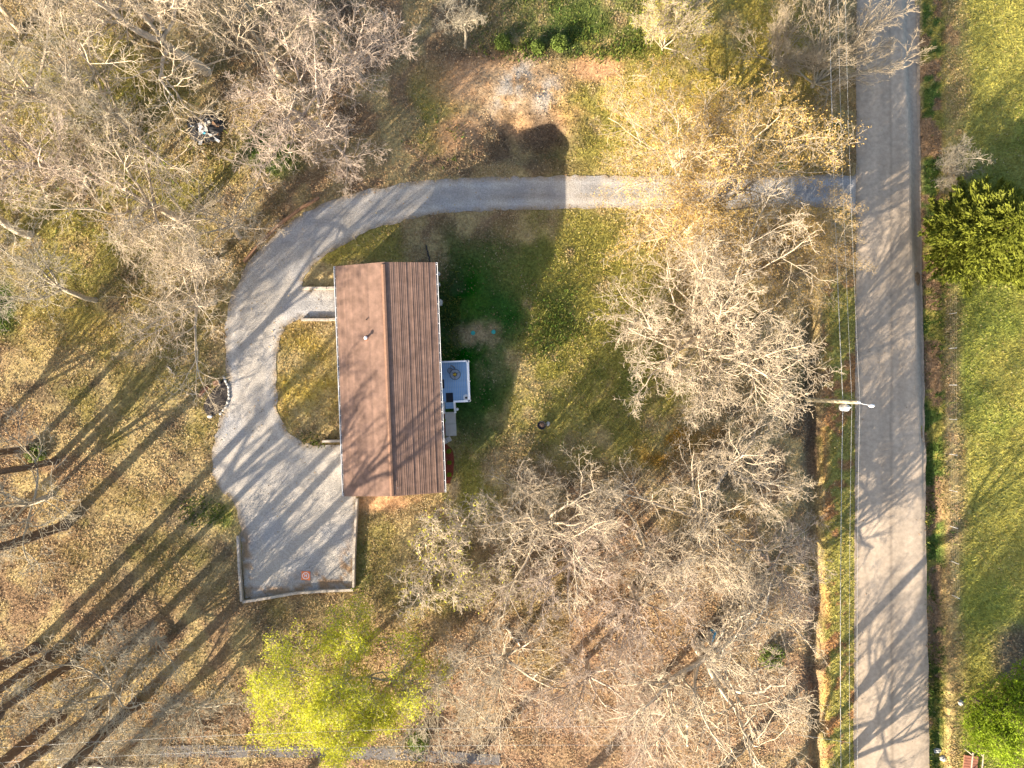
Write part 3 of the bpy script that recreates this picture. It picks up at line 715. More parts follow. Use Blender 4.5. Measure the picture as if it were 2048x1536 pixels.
# ------------------------------------------------------------------ yard objects
def ground_thing(name,u,v,label,cat,group=None,rz=0): return thing(name,P(u,v),label,cat,group,rz)
for (u,v,lab) in ((946,666,'round teal septic lid on the sandy patch, nearer the house'),(987,664,'round teal septic lid further out from the house')):
    t_=ground_thing('septic_lid',u,v,lab,'septic lid','teal septic lids')
    MB().lathe([(0.18,-.1),(0.18,0.10),(0.17,0.13),(0.03,0.16)],n=18).obj('lid',M['teal'],t_)
    for k in range(6):
        a=k*1.047; MB().bar((0.05*math.cos(a),0.05*math.sin(a),0.15),(0.16*math.cos(a),0.16*math.sin(a),0.14),0.015,0.02).obj('rib',M['teal'],t_)
# drone landing pad
t_=ground_thing('landing_pad',612,1151,'orange square landing pad with a white ringed letter H on the gravel','landing pad',rz=R(-2)); t_.location.z+=0.055
MB().box((0,0,0.01),(0.70,0.70,0.02)).obj('mat',M['orange'],t_)
ring=MB(); n=32
for k in range(n):
    a=2*math.pi*k/n; b=2*math.pi*(k+1)/n
    ring.add([(r_*math.cos(w),r_*math.sin(w),zz) for w in (a,b) for r_ in (0.225,0.275) for zz in (0.021,0.026)],[(1,3,7,5),(0,1,5,4),(2,6,7,3)])
ring.obj('ring',M['white'],t_)
MB().box((-0.075,0,0.024),(0.05,0.24,0.006)).box((0.075,0,0.024),(0.05,0.24,0.006)).box((0,0,0.024),(0.10,0.05,0.006)).obj('letter_h',M['white'],t_)

def timber_run(name, pts, label, m='timber', h=0.30, w=0.2, pieces=None, levels=2, group='landscape timber walls'):
    """low retaining wall of stacked timbers; every timber a part"""
    ps=[P(*p) for p in pts]; c=ps[0].copy()
    t_=thing(name,c,label,'retaining wall',group)
    for i in range(len(ps)-1):
        a=ps[i]-c; b=ps[i+1]-c; d=(b-a).normalized()
        for L in range(levels):
            zz=0.10+L*0.17
            off=d*0.012*(1 if L else -1)
            A=a+d*0.015+Vector((0,0,zz)); Bq=b-d*0.015+Vector((0,0,zz))
            MB().bar(A,Bq,w*(1-0.08*L),0.165).obj('timber',M[m],t_)
    return t_
timber_run('timber_wall',[(478,1070),(481,1136),(486,1201)],'weathered timber wall on the west side of the gravel parking pad')
timber_run('timber_wall',[(488,1202),(538,1194),(597,1184),(655,1180),(708,1178)],'weathered timber wall along the south end of the gravel parking pad')
timber_run('timber_wall',[(709,1172),(710,1114),(713,1052),(716,995)],'weathered timber wall on the east side of the gravel parking pad',levels=3)
timber_run('timber_wall',[(602,577),(655,577),(683,576)],'northern timber wall of the small gravel bay beside the house')
timber_run('timber_wall',[(604,640),(659,640),(685,638)],'southern timber wall of the small gravel bay beside the house')
timber_run('timber_wall',[(647,882),(690,881)],'short timber wall where the grass island meets the parking pad',levels=3)
timber_run('timber_edging',[(640,396),(600,420),(560,450),(520,488),(490,525)],'low brown timber edging along the outside of the driveway bend',m='timber_brown',levels=2,group=None)
t_=thing('drain_pipe',P(852,490),'black corrugated drain pipe lying on the grass by the north end of the house','pipe')
a=P(852,490)-t_.location; b=P(860,524)-t_.location
MB().tube([a+(b-a)*k/24+Vector((0.02*math.sin(k*.8),0,0.06)) for k in range(25)],[0.055+0.012*(k%2) for k in range(25)],8).obj('pipe',M['black'],t_)
for i,(u,v,r_,lab) in enumerate([(880,606,0.30,'pale boulder against the middle of the east house wall'),(877,548,0.2,'small pale rock near the northeast corner of the house'),(878,570,0.18,'small pale rock between the boulder and the northeast corner')]):
    o=MB().blob((0,0,0.1),(r_*.8,r_,r_*.8),i+3,9,6,0.2).obj('rock',M['stone'],loc=P(u,v)); tag(o,lab,'rock','pale rocks along the east wall')
o=MB().blob((0,0,0.1),(0.42,0.35,0.3),9,11,7,0.3).obj('stump',M['dirt'],loc=P(683,347)); tag(o,'pale stump beside the driveway bend at the wood edge','stump')
# kettle grill lying low in the yard
t_=ground_thing('fire_pit',1083,850,'small black fire bowl standing alone in the grass south east of the deck','fire bowl')
MB().lathe([(0.12,0.12),(0.28,0.22),(0.36,0.38),(0.33,0.38),(0.24,0.25),(0.05,0.18)],n=16).obj('bowl',M['charcoal'],t_)
for k in range(3):
    a=k*2.09; MB().tube([(0.2*math.cos(a),0.2*math.sin(a),0.3),(0.34*math.cos(a),0.34*math.sin(a),-.02)],0.02,6).obj('leg',M['charcoal'],t_)
MB().blob((0,0,0.26),(0.2,0.2,0.06),3).obj('ash',M['dirt'],t_)
o=MB().blob((0,0,0.12),(0.16,0.2,0.16),5,9,6,0.2).obj('bucket_lump',M['stone'],loc=P(1096,848)); o.name='rock'; tag(o,'grey stone beside the black fire bowl in the grass','rock')
# black mulch bed by the driveway with curved edging
bp=[(447,758),(455,775),(456,795),(450,812),(440,824),(425,832),(414,830),(408,812),(416,792),(432,776)]
a_,b_,_=PA(np.array([p[0] for p in bp]),np.array([p[1] for p in bp]))
tag(prism_ground('black_bed',list(zip(a_,b_)),0.08,M['blackmulch']),'dark mulch bed beside the west edge of the driveway','flower bed')
t_=thing('bed_edging',P(450,760),'low curved stone edging round the dark mulch bed','edging')
ep=[(449,756),(458,774),(459,796),(453,814),(442,827),(426,836)]
ed=smooth_poly(ep)[:9]
stm=[MB().blob((0,0,0.07),(0.17,0.11,0.10),60+k,8,5,0.15).mesh('stone',M['stone']) for k in range(4)]
ee=dens(ep,6.5,False)
for k in range(len(ee)-1):
    p_=P(*ee[k]); n2_=P(*ee[k+1]); link('stone',stm[k%4],parent=t_,loc=p_-t_.location,rot=(0,0,math.atan2(n2_.y-p_.y,n2_.x-p_.x)))
o=MB().blob((0,0,0.1),(0.20,0.12,0.14),44,9,6,0.15).obj('rock',M['white'],loc=P(421,833)); tag(o,'white rock at the southern tip of the dark mulch bed','rock')
t_=ground_thing('stump',408,783,'rusty brown rotten log lying beside the dark mulch bed','log',rz=R(50))
MB().tube([(-.5,0,.12),(-.1,.05,.14),(.3,.0,.13),(.55,-.06,.1)],[.13,.16,.15,.1],8).obj('log',M['rust'],t_)
MB().tube([(.1,.05,.2),(.25,.3,.35)],[.05,.02],6).obj('stub',M['rust'],t_)
t_=ground_thing('crate',436,766,'small grey wooden crate at the north end of the dark mulch bed','crate',rz=R(15))
MB().box((0,0,.2),(.42,.36,.4)).obj('body',M['timber'],t_); MB().box((0,0,.41),(.46,.40,.03)).obj('lid',M['timber_brown'],t_)
# burn pile in the wood
t_=ground_thing('debris_pile',410,258,'burnt debris heap of ash, boards and plastic under the bare trees','debris pile')
MB().blob((0,0,0.0),(1.5,1.1,0.35),70,16,7,0.25).obj('ash_heap',M['charcoal'],t_)
q_=random.Random(3)
for k in range(26):
    a=q_.uniform(0,6.28); r_=q_.uniform(0.1,1.4); zz=0.30*(1-r_/1.6)+.1
    m_=[M['stone'],M['timber'],M['white'],M['charcoal'],M['metal'],M['timber_brown']][k%6]
    o=MB().box((0,0,0),(q_.uniform(.3,.9),q_.uniform(.06,.3),.04)).obj('scrap',m_,t_,loc=(r_*math.cos(a),r_*math.sin(a)*.8,zz),rot=(q_.uniform(-.3,.3),q_.uniform(-.3,.3),q_.uniform(0,3.1)))
MB().box((0,0,0),(.22,.12,.12)).obj('bag',M['blue'],t_,loc=(0.1,-.45,.35))
# barrel and frame beside the big oak
t_=ground_thing('barrel',1421,1268,'teal plastic barrel lying in the shade beside the big oak trunk','barrel',rz=R(70))
MB().tube([(-.45,0,.28),(-.4,0,.28),(0,0,.28),(.4,0,.28),(.45,0,.28)],[.24,.28,.29,.28,.24],14).obj('body',M['blue'],t_)
MB().tube([(.2,0,.28),(.26,0,.28)],.305,14).obj('hoop',M['blue'],t_); MB().tube([(-.26,0,.28),(-.2,0,.28)],.305,14).obj('hoop',M['blue'],t_)
o=MB().box((0,0,.6),(.08,.9,1.2)).obj('board_panel',M['timber'],loc=P(1413,1268),rot=(0,0.1,R(-8))); tag(o,'upright tan board beside the teal barrel','board')
# fallen logs and branches
def fallen(u0,v0,u1,v1,r_,label,m='bark_pale',seed=0,forks=3,name='fallen_branch',cat='branch'):
    a=P(u0,v0); b=P(u1,v1); t_=thing(name,a,label,cat); q_=random.Random(seed)
    d=b-a; pts=[]
    for k in range(9):
        p_=a+d*k/8; p_.z=G1(p_.x,p_.y); pts.append(p_-a+Vector((q_.uniform(-.1,.1),q_.uniform(-.1,.1),r_*.9)))
    MB().tube(pts,[r_*(1-.6*k/8) for k in range(9)],7).obj('stem',M[m],t_)
    for k in range(forks):
        p0=pts[2+k*2]; e=d.normalized(); s_=1 if k%2 else -1; w=Vector((-e.y,e.x,0))*s_
        L=d.length*.25
        MB().tube([p0,p0+(e*.6+w*.6)*L*.5+Vector((0,0,.15)),p0+(e*.8+w*.9)*L+Vector((0,0,.1))],[r_*.5,r_*.35,r_*.15],5).obj('side_branch',M[m],t_)
fallen(338,735,352,752,0.07,'short pale forked stick on the leaves west of the driveway',seed=1)
fallen(372,787,408,790,0.05,'thin pale stick pointing at the rusty log',seed=2)
fallen(120,1531,320,1533,0.16,'long pale log lying along the bottom left edge',seed=3,forks=0,name='fallen_log',cat='log')
fallen(45,1010,98,995,0.10,'tan broken log under the bare trees at the left edge',seed=4,m='timber',name='fallen_log',cat='log',forks=1)
fallen(1010,1255,1050,1300,0.10,'leaning grey branch on the leaf floor south of the budding tree',seed=5)
# small objects by the right hand verge
t_=thing('footbridge',P(1936,1536),'small reddish board footbridge with two pale handrails at the bottom right corner','footbridge',rz=R(-6))
for k in range(9):
    MB().box((0,-.75+k*.22,.25),(1.1,.19,.05)).obj('plank',M['redwood'],t_)
MB().box((-.45,.1,.15),(.1,2.0,.14)).box((.45,.1,.15),(.1,2.0,.14)).obj('beam',M['timber_brown'],t_)
for s in (-1,1):
    MB().bar((s*.42,-.8,1.0),(s*.42,1.7,1.0),.07,.06).box((s*.42,-.7,.5),(.07,.07,1.0)).box((s*.42,1.5,.5),(.07,.07,1.0)).obj('handrail',M['timber'],t_)
for i,(u,v,lab) in enumerate([(1872,1500,'pale rock in the roadside ditch near the footbridge'),(1885,1516,'larger pale rock beside the footbridge end'),(1920,1405,'whitish stone on the verge above the footbridge')]):
    o=MB().blob((0,0,.08),(.3-.04*i,.24,.18),80+i,9,6,.25).obj('rock',M['stone'],loc=P(u,v)); tag(o,lab,'rock')

# wire fence along the east lawn
fp=[P(1897,560),P(1898,628),P(1898,697),P(1898,770),P(1898,838),P(1899,908),P(1899,980),P(1900,1052),P(1902,1122),P(1904,1190)]
t_=thing('wire_fence',fp[0],'thin wire fence on steel posts between the ditch and the east lawn','fence')
pmm=MB().box((0,0,.45),(.045,.045,1.1)).mesh('post',M['metal'])
for p_ in fp: link('post',pmm,parent=t_,loc=p_-fp[0],rot=(0,0,rnd.uniform(-.2,.2)))
for zz in (.2,.45,.7,.93):
    MB().tube([p_-fp[0]+Vector((.03,0,zz)) for p_ in fp],.0035,4).obj('wire',M['pole'],t_)

# ------------------------------------------------------------------ utility poles and lines
def upole(loc,label,full=True,h=9.0):
    t_=thing('utility_pole',loc,label,'utility pole','utility poles along the road' if full else None)
    MB().tube([(0,0,-.5),(0,0,h*.5),(0,0,h)],[.19,.165,.13],12).obj('shaft',M['pole'],t_)
    return t_
PB=P(1610,799)
pole=upole(PB,'leaning looking wooden utility pole with transformer and street lamp by the road')
pole['label']='wooden utility pole with grey transformer and lamp arm beside the road'
tf=MB().lathe([(.20,-.42),(.25,-.38),(.25,.34),(.20,.42),(.06,.46)],(0.05,-.45,6.9),18).obj('transformer',M['metal'],pole)
for k in (-1,0,1): MB().lathe([(.05,0),(.06,.06),(.03,.12),(.05,.16),(.02,.24)],(.05+k*.14,-.45+.05*abs(k),7.34),8).obj('bushing',M['white'],tf)
MB().bar((0.05,-.24,6.75),(0.05,-.05,6.75),.12,.1).bar((0.05,-.24,7.1),(0.05,-.05,7.1),.12,.1).obj('bracket',M['metal'],pole)
la=MB().tube([(.1,0,8.3),(.5,-.12,8.6),(1.0,-.22,8.7)],.028,6).obj('lamp_arm',M['metal'],pole)
MB().blob((1.12,-.25,8.66),(.24,.13,.09),6,12,7,0.0).obj('lamp_head',M['white'],la,smooth=True)
MB().lathe([(.08,0),(.10,.08),(.05,.14),(.09,.20),(.03,.30)],(0,0,9.0),12).obj('insulator',M['white'],pole)
MB().lathe([(.03,0),(.06,.04),(.03,.14)],(.19,.0,6.3),8).obj('insulator',M['black'],pole)
others=[]
for (yy,lab) in ((52.0,'wooden utility pole far up the road beyond the top edge'),(-50.0,'wooden utility pole far down the road beyond the bottom edge')):
    o=upole((PB.x-0.4,yy,G1(PB.x-.4,yy)),lab); others.append(o)
def wire(name,a,b,sag,r_,label,group='overhead power lines'):
    a=Vector(a); b=Vector(b); pts=[]
    for k in range(25):
        t2=k/24; p_=a.lerp(b,t2); p_.z-=sag*4*t2*(1-t2); pts.append(p_-a)
    o=MB().tube(pts,r_,5).obj(name,M['wire'],loc=a); tag(o,label,'cable',group); return o
for o,nm in zip(others,('north','south')):
    l_=o.location
    for (hz,dx_,r_,lab) in ((6.3,.2,.022,'thick lower cable'),(7.9,.1,.010,'thin middle wire'),(9.25,0,.009,'thin topmost wire')):
        wire('power_line',(PB.x+dx_,PB.y,PB.z+hz),(l_.x+dx_,l_.y,l_.z+hz),.7,r_,'%s running %s from the transformer pole along the verge'%(lab,nm))
PB2=P(1316,1362)
p2=upole(PB2,'second wooden utility pole with a crossarm among the bare trees near the bottom',False,9.0)
MB().box((.18,0,8.7),(.10,1.6,.12)).obj('crossarm',M['pole'],p2)
for k in (-1,1): MB().lathe([(.04,0),(.06,.07),(.03,.16)],(.18,k*.65,8.76),8).obj('insulator',M['white'],p2)
for k,lab in ((-1,'southern'),(1,'northern')):
    wire('power_line',(PB2.x+.18,PB2.y+k*.65,PB2.z+8.9),(-36,PB2.y+k*.5-1.6,8.6),.9,.008,'%s wire of the pair running west from the crossarm'%lab)
wire('power_line',(PB2.x+.18,PB2.y+.65,PB2.z+8.9),(23.2,-24.6,8.2),.5,.010,'thin wire running east from the crossarm to the roadside line')

# ------------------------------------------------------------------ trees
def polytubes(groups):
    """groups: list of (pts (K,n,3), rad (K,n), sides) -> V, F"""
    Vs=[];Fs=[];o=0
    for pts,rad,ns in groups:
        K,n,_=pts.shape
        t=np.empty_like(pts); t[:,1:-1]=pts[:,2:]-pts[:,:-2]; t[:,0]=pts[:,1]-pts[:,0]; t[:,-1]=pts[:,-1]-pts[:,-2]
        t/=np.linalg.norm(t,axis=2)[:,:,None]+1e-9
        ref=np.where(np.abs(t[:,:,2:3])<0.9,np.array((0,0,1.0)),np.array((1.0,0,0)))
        a=np.cross(t,ref); a/=np.linalg.norm(a,axis=2)[:,:,None]+1e-9; b=np.cross(t,a)
        w=2*np.pi*np.arange(ns)/ns
        ring=pts[:,:,None]+(a[:,:,None]*np.cos(w)[None,None,:,None]+b[:,:,None]*np.sin(w)[None,None,:,None])*rad[:,:,None,None]
        Vs.append(ring.reshape(-1,3))
        base=o+np.arange(K*n*ns).reshape(K,n,ns)
        f=np.stack([base[:,:-1],np.roll(base[:,:-1],-1,2),np.roll(base[:,1:],-1,2),base[:,1:]],-1).reshape(-1,4)
        Fs.append(f); o+=K*n*ns
    return np.concatenate(Vs),np.concatenate(Fs)
def grow(seed,H=14.0,fork=0.38,tr=0.34,nl=5,spread=1.0,Llimb=9.0,kids=(7,5,4,3),up=(0.0,0.05,0.06,0.04,0.02,0.0),wob=(0.05,0.13,0.17,0.20,0.24,0.25),minr=0.0125,lean=0.0,leader=True,elev=(35,62),ang=(32,58)):
    q=random.Random(seed); out={0:[],1:[],2:[],3:[],4:[],5:[]}; tips=[]
    segs=(8,9,6,4,3,2)
    def norm(x,y,z):
        l=math.sqrt(x*x+y*y+z*z)+1e-9; return x/l,y/l,z/l
    def br(p,d,L,r,lv,rend):
        n=segs[lv]; st=L/n; x,y,z=p; dx,dy,dz=d; w=wob[lv]; u_=up[lv]
        pts=[(x,y,z)]; rs=[r]; ds=[d]
        for i in range(n):
            dx,dy,dz=norm(dx+q.gauss(0,w),dy+q.gauss(0,w),dz+q.gauss(0,w)+u_)
            if z<1.5 and dz<0.1: dz=0.2
            x+=dx*st;y+=dy*st;z+=dz*st
            pts.append((x,y,z)); rs.append(r+(rend-r)*((i+1)/n)**0.85); ds.append((dx,dy,dz))
        out[lv].append((pts,rs))
        if lv==5: tips.append((pts[-1],ds[-1])); return pts,rs,ds
        if lv>=1:
            nk=kids[lv-1]; nk=max(2,int(nk*q.uniform(0.8,1.25)+.5)); ph=q.uniform(0,6.28)
            for k in range(nk):
                t=0.22+0.78*(k+q.uniform(0.1,0.9))/nk if lv<3 else 0.12+0.88*(k+q.random())/nk
                f=t*n; i=min(int(f),n-1); f-=i
                pp=tuple(pts[i][j]+(pts[i+1][j]-pts[i][j])*f for j in range(3)); rr=rs[i]+(rs[i+1]-rs[i])*f
                dd=Vector(ds[i+1]); ph+=2.4+q.uniform(-.5,.5); an=R(q.uniform(*ang))
                ref=Vector((0,0,1)) if abs(dd.z)<.9 else Vector((1,0,0))
                a=dd.cross(ref).normalized(); b=dd.cross(a)
                cd=dd*math.cos(an)+(a*math.cos(ph)+b*math.sin(ph))*math.sin(an)
                cl=L*(0.62-0.30*t)*q.uniform(0.75,1.3); 
                if lv==4: cl=max(cl,0.35)
                cr=max(minr,min(rr*0.72,rr*0.62+0.006))
                br(pp,tuple(cd),cl,cr,lv+1,max(minr*0.8,cr*0.4) if lv<4 else minr*.75)
        return pts,rs,ds
    la=q.uniform(0,6.28); tp,trs,tds=br((0,0,-0.6),norm(lean*math.cos(la),lean*math.sin(la),1),H*fork+.6,tr*1.25,0,tr*0.8)
    trs[0]=tr*1.7; trs[1]=tr*1.12
    top=tp[-1]; a0=q.uniform(0,6.28)
    for k in range(nl):
        az=a0+k*6.283/nl+q.uniform(-.35,.35); el=R(q.uniform(*elev))/max(spread,0.4)
        el=min(el,R(82)); i=-1 if k%2==0 else -2
        s_=tp[i]; L=Llimb*q.uniform(.8,1.2)
        br(s_,(math.cos(az)*math.cos(el),math.sin(az)*math.cos(el),math.sin(el)),L,tr*q.uniform(.48,.62),1,0.035)
    if leader: br(top,norm(q.uniform(-.25,.25),q.uniform(-.25,.25),1),Llimb*0.85,tr*.6,1,0.035)
    return out,tips
SIDES=(8,6,4,3,3,3)
def tree_meshes(name,out,tips,bark,leafm=None,nleaf=0,lsize=0.12,seed=0,lspread=0.15,twig=None):
    def grp(lv):
        A=out[lv]
        return (np.array([a[0] for a in A]),np.array([a[1] for a in A]),SIDES[lv])
    V,F_=polytubes([grp(l) for l in (0,1)])
    tm=np_mesh('trunk',V,F_,[bark],smooth=True)
    V,F_=polytubes([grp(l) for l in (2,3,4,5) if out[l]])
    mats=[twig or bark]; mi=np.zeros(len(F_),int); Fs=[F_]
    if leafm and nleaf:
        q=np.random.default_rng(seed); c=np.array([t[0] for t in tips]); n=int(len(c)*nleaf)
        c=c[q.integers(0,len(c),n)]+q.normal(0,lspread,(n,3))
        e=q.normal(size=(n,2,3)); e/=np.linalg.norm(e,axis=2)[:,:,None]; s=lsize*q.uniform(.6,1.5,(n,1))
        LV=np.stack([c-e[:,0]*s*.5,c+e[:,1]*s*.45,c+e[:,0]*s*.7],1).reshape(-1,3)
        LF=np.arange(3*n).reshape(-1,3)+len(V); V=np.concatenate([V,LV]); Fs.append(LF); mats.append(leafm); mi=np.concatenate([mi,np.ones(n,int)])
    cm=np_mesh('crown',V,Fs,mats,midx=mi,smooth=True)
    return tm,cm
PROTO={}
def proto(key,bark,leaf=None,nleaf=0,lsize=.12,lspread=.15,twig=None,**kw):
    o,t=grow(**kw); PROTO[key]=tree_meshes(key,o,t,M[bark],M[leaf] if leaf else None,nleaf,lsize,kw['seed'],lspread,M[twig] if twig else None)
proto('bare1','bark_tan',seed=1)
proto('bare2','bark_pink',seed=2,nl=6,Llimb=8.2,kids=(7,5,4,3))
proto('bare3','bark_grey',seed=3,nl=4,H=15,fork=.48,Llimb=8.0,elev=(45,70),tr=.27)
proto('bare4','bark_tan',seed=4,nl=6,fork=.30,Llimb=9.5,elev=(28,50))
proto('bare5','bark_pale',seed=5,nl=5,fork=.46,tr=.40,Llimb=8.5,twig='bark_tan')
W_=(.022,.13,.18,.2,.24,.25)
proto('tall1','bark_dark',seed=21,nl=4,H=18,fork=.58,tr=.36,Llimb=6.0,elev=(38,68),wob=W_,kids=(6,5,3,3),twig='bark_grey')  # tall kinds: trunk bark darkened to read like the trunk shadows
proto('tall2','bark_dark',seed=22,nl=3,H=17,fork=.56,tr=.28,Llimb=5.0,elev=(40,70),wob=W_,kids=(5,4,3,3),twig='bark_grey')
proto('tall3','bark_dark',seed=24,nl=3,H=19,fork=.64,tr=.36,Llimb=5.0,elev=(38,68),wob=W_,kids=(3,3,3,2),twig='bark_grey')
proto('low1','bark_grey',seed=23,nl=6,H=8,fork=.25,tr=.17,Llimb=5.6,elev=(25,60),kids=(6,4,4,3))
proto('bare6','bark_grey',seed=6,nl=3,fork=.6,H=15,Llimb=6,tr=.2,elev=(45,72),kids=(7,5,4,3))
proto('oak','bark_pale',seed=8,nl=6,fork=.28,tr=.46,Llimb=9.5,elev=(18,48),wob=(.08,.2,.25,.28,.28,.28),twig='bark_tan',kids=(8,6,4,3))
proto('big','bark_tan',seed=9,nl=8,fork=.25,tr=.40,Llimb=9.0,elev=(25,58),kids=(9,7,4,4))
proto('orange','bark_tan','leaf_orange',8,.13,.22,seed=10,nl=7,fork=.27,tr=.42,Llimb=9.8,elev=(22,60),kids=(8,6,4,3))
proto('lime','bark_grey','leaf_lime',10,.17,.24,seed=12,nl=6,fork=.25,tr=.26,Llimb=6.6,elev=(20,60),kids=(8,6,4,3))
proto('bud','bark_tan','leaf_bud',0.35,.17,.05,seed=13,nl=4,fork=.35,tr=.15,Llimb=4.4,H=8,kids=(6,5,4,3))
proto('vase','bark_grey',seed=14,nl=13,fork=.06,tr=.22,Llimb=7.0,elev=(48,78),up=(0,.02,.10,.10,.06,.03),ang=(15,34),kids=(6,5,3,3),twig='bark_red',H=8)
proto('brush','bark_pale',None,seed=15,nl=9,fork=.08,tr=.10,Llimb=3.4,elev=(45,80),up=(0,.02,.08,.06,.03,.0),ang=(18,40),kids=(6,5,4,3),H=4,minr=.012)
proto('budbrush','bark_tan','leaf_bud',1.6,.09,.1,seed=16,nl=8,fork=.08,tr=.10,Llimb=4.0,elev=(45,80),up=(0,.02,.08,.06,.03,.0),ang=(18,40),kids=(6,5,4,3),H=4,minr=.012)
proto('lawn','bark_grey',None,seed=18,nl=5,fork=.12,tr=.07,Llimb=3.0,elev=(35,75),kids=(5,4,3,3),H=4,minr=.009)
proto('green','bark_dark','leaf_bright',9,.17,.25,seed=17,nl=7,fork=.2,tr=.2,Llimb=3.4,elev=(20,75),kids=(6,5,4,3),H=7)
_first={}
def tree(kind,u,v,s,rz,label,cat='tree',group='bare trees of the wood',sz=None,name='bare_tree',lean=(0,0)):
    loc=P(u,v); tm,cm=PROTO[kind]
    if kind.startswith('bare'): s*=0.84
    t_=link(name,None,loc=loc,rot=(R(lean[0]),R(lean[1]),R(rz))); t_.empty_display_size=.5; t_.scale=(s,s,sz or s)
    tag(t_,label,cat,group)
    link('trunk',tm,parent=t_); link('crown',cm,parent=t_)
    return t_
# -- north-west wood
NW=[('bare5',412,142,1.05,20,'thick pale trunked bare tree near the top left with limbs fanning over the top edge'),
('bare2',645,272,1.0,80,'wide pinkish bare tree leaning over the driveway bend north of the house'),
('bare4',560,150,0.95,140,'bare tree with dense twigs between the pale trunk and the clearing'),
('bare1',275,262,1.0,10,'tan bare tree fanning left behind the burnt debris heap'),
('bare6',247,236,0.9,60,'slim pale bare tree standing west of the burnt debris heap'),
('bare1',372,446,0.95,200,'tan bare tree south of the burnt debris heap'),
('bare4',430,522,0.78,300,'low spreading bare tree reaching over the driveway bend'),
('bare2',172,372,1.0,30,'pinkish bare tree between the left edge and the debris heap'),
('bare4',130,215,0.95,250,'spreading bare tree in the upper left corner group'),
('bare2',725,160,0.85,190,'pinkish bare tree at the west edge of the top clearing'),
('bare6',930,95,0.62,45,'small bare tree with mossy stems at the top of the clearing'),
('bare1',480,476,0.62,100,'small bare tree right beside the timber edging of the driveway bend'),
('bare1',428,604,0.80,330,'bare tree whose twigs hang over the narrow part of the driveway'),
('bare2',700,330,0.55,330,'low bare tree just north of the driveway where it leaves the bend'),
('bare3',190,600,0.82,150,'bare tree above the grass clearing on the left side'),
('bare5',60,470,0.85,280,'pale bare tree against the left edge above the bright green weeds'),
('bare6',310,330,0.85,190,'slim grey bare tree below and left of the debris heap'),
('bare2',300,40,0.9,310,'pinkish bare tree at the very top left of the wood'),
('bare3',500,20,0.85,10,'grey bare tree touching the top edge above the pale trunk'),
('bare1',40,60,0.9,110,'tan bare tree in the extreme upper left corner')]
for a in NW: tree(a[0],a[1],a[2],a[3],a[4],a[5])
# -- south-west wood
SW=[('tall1',130,1050,0.95,15,'grey bare tree with a thick trunk shadow reaching the dark mulch bed'),
('tall2',60,898,0.9,70,'slim bare tree at the left edge beside the grass clearing'),
('tall2',110,923,0.85,140,'slim bare tree right of its twin beside the grass clearing'),
('tall3',72,1296,1.0,200,'grey bare tree leftmost of the three above the bottom left corner'),
('tall2',101,1312,1.0,260,'slim bare tree in the middle of the three above the bottom left corner'),
('tall2',140,1330,0.95,320,'slim bare tree rightmost of the three above the bottom left corner'),
('tall3',272,1408,1.0,40,'grey bare tree whose shadow crosses the parking pad'),
('tall3',122,1432,0.95,75,'slim dark bare tree left of the pair near the dark lane'),
('tall3',192,1425,0.95,185,'slim dark bare tree right of the pair near the dark lane'),
('low1',330,1275,0.68,100,'small grey bare tree southwest of the parking pad corner'),
('low1',420,1400,0.8,160,'small grey bare tree left of the lime green tree'),
('low1',105,990,1.1,230,'low grey bare tree at the left edge halfway down'),
('low1',250,1350,1.1,290,'low grey bare tree in the lower left wood beside the long trunk shadow'),
('low1',310,1450,0.8,60,'low grey bare tree just above the dark lane')]
for a in SW: tree(a[0],a[1],a[2],a[3],a[4],a[5])
# -- south-east wood
SE=[('big',1372,672,0.98,25,'large spreading bare tree alone in the yard between house and road'),
('bare1',1098,1005,0.90,290,'big tan bare tree at the north west corner of the lower wood'),
('bare4',1050,985,0.55,60,'smaller bare tree tight against the big tan one south of the deck'),
('bare5',1440,938,0.80,-40,'pale trunked bare tree leaning toward the road south of the utility pole'),
('bare1',1385,1022,0.90,210,'tan bare tree in the middle of the lower wood near the road'),
('bare2',1130,1100,0.80,250,'pinkish bare tree just below the big tan one'),
('bare2',1262,1172,0.85,70,'pinkish bare tree at the heart of the lower wood'),
('bare4',1020,1292,0.85,180,'spreading bare tree right of the lime green tree'),
('bare2',1170,1320,0.80,20,'pinkish bare tree left of the crossarm pole'),
('oak',1392,1287,0.95,100,'massive gnarled pale oak beside the teal barrel'),
('bare4',1275,1070,0.78,320,'spreading bare tree between the big tan one and the roadside group'),
('bare2',1520,1110,0.70,110,'pinkish bare tree above the roadside ditch in the lower wood'),
('bare2',1280,1390,0.70,290,'pinkish bare tree between the crossarm pole and the bottom edge'),
('low1',890,1350,0.9,200,'grey bare tree tucked behind the lime green tree')]
for a in SE: tree(a[0],a[1],a[2],a[3],a[4],a[5])
# -- trees just outside the frame whose shadows fall into it
OUT=[('tall1',-120,1180,1.0,0),('tall1',-60,1480,1.0,70),('tall3',120,1640,1.0,140),('tall3',560,1600,0.8,250),('tall3',820,1640,0.9,310),
('tall3',1100,1620,0.95,20),('tall3',1380,1600,0.95,90),('bare3',1560,1640,0.95,150),('bare5',1420,1700,1.0,40),('bare1',1500,1730,1.0,110),('bare4',-130,640,1.0,210),('bare2',-110,960,0.95,30),('bare1',-160,250,1.0,60)]
for i,a in enumerate(OUT): tree(a[0],a[1],a[2],a[3],a[4],'bare tree standing just outside the picture beyond the wood edge',group='bare trees beyond the picture edge')
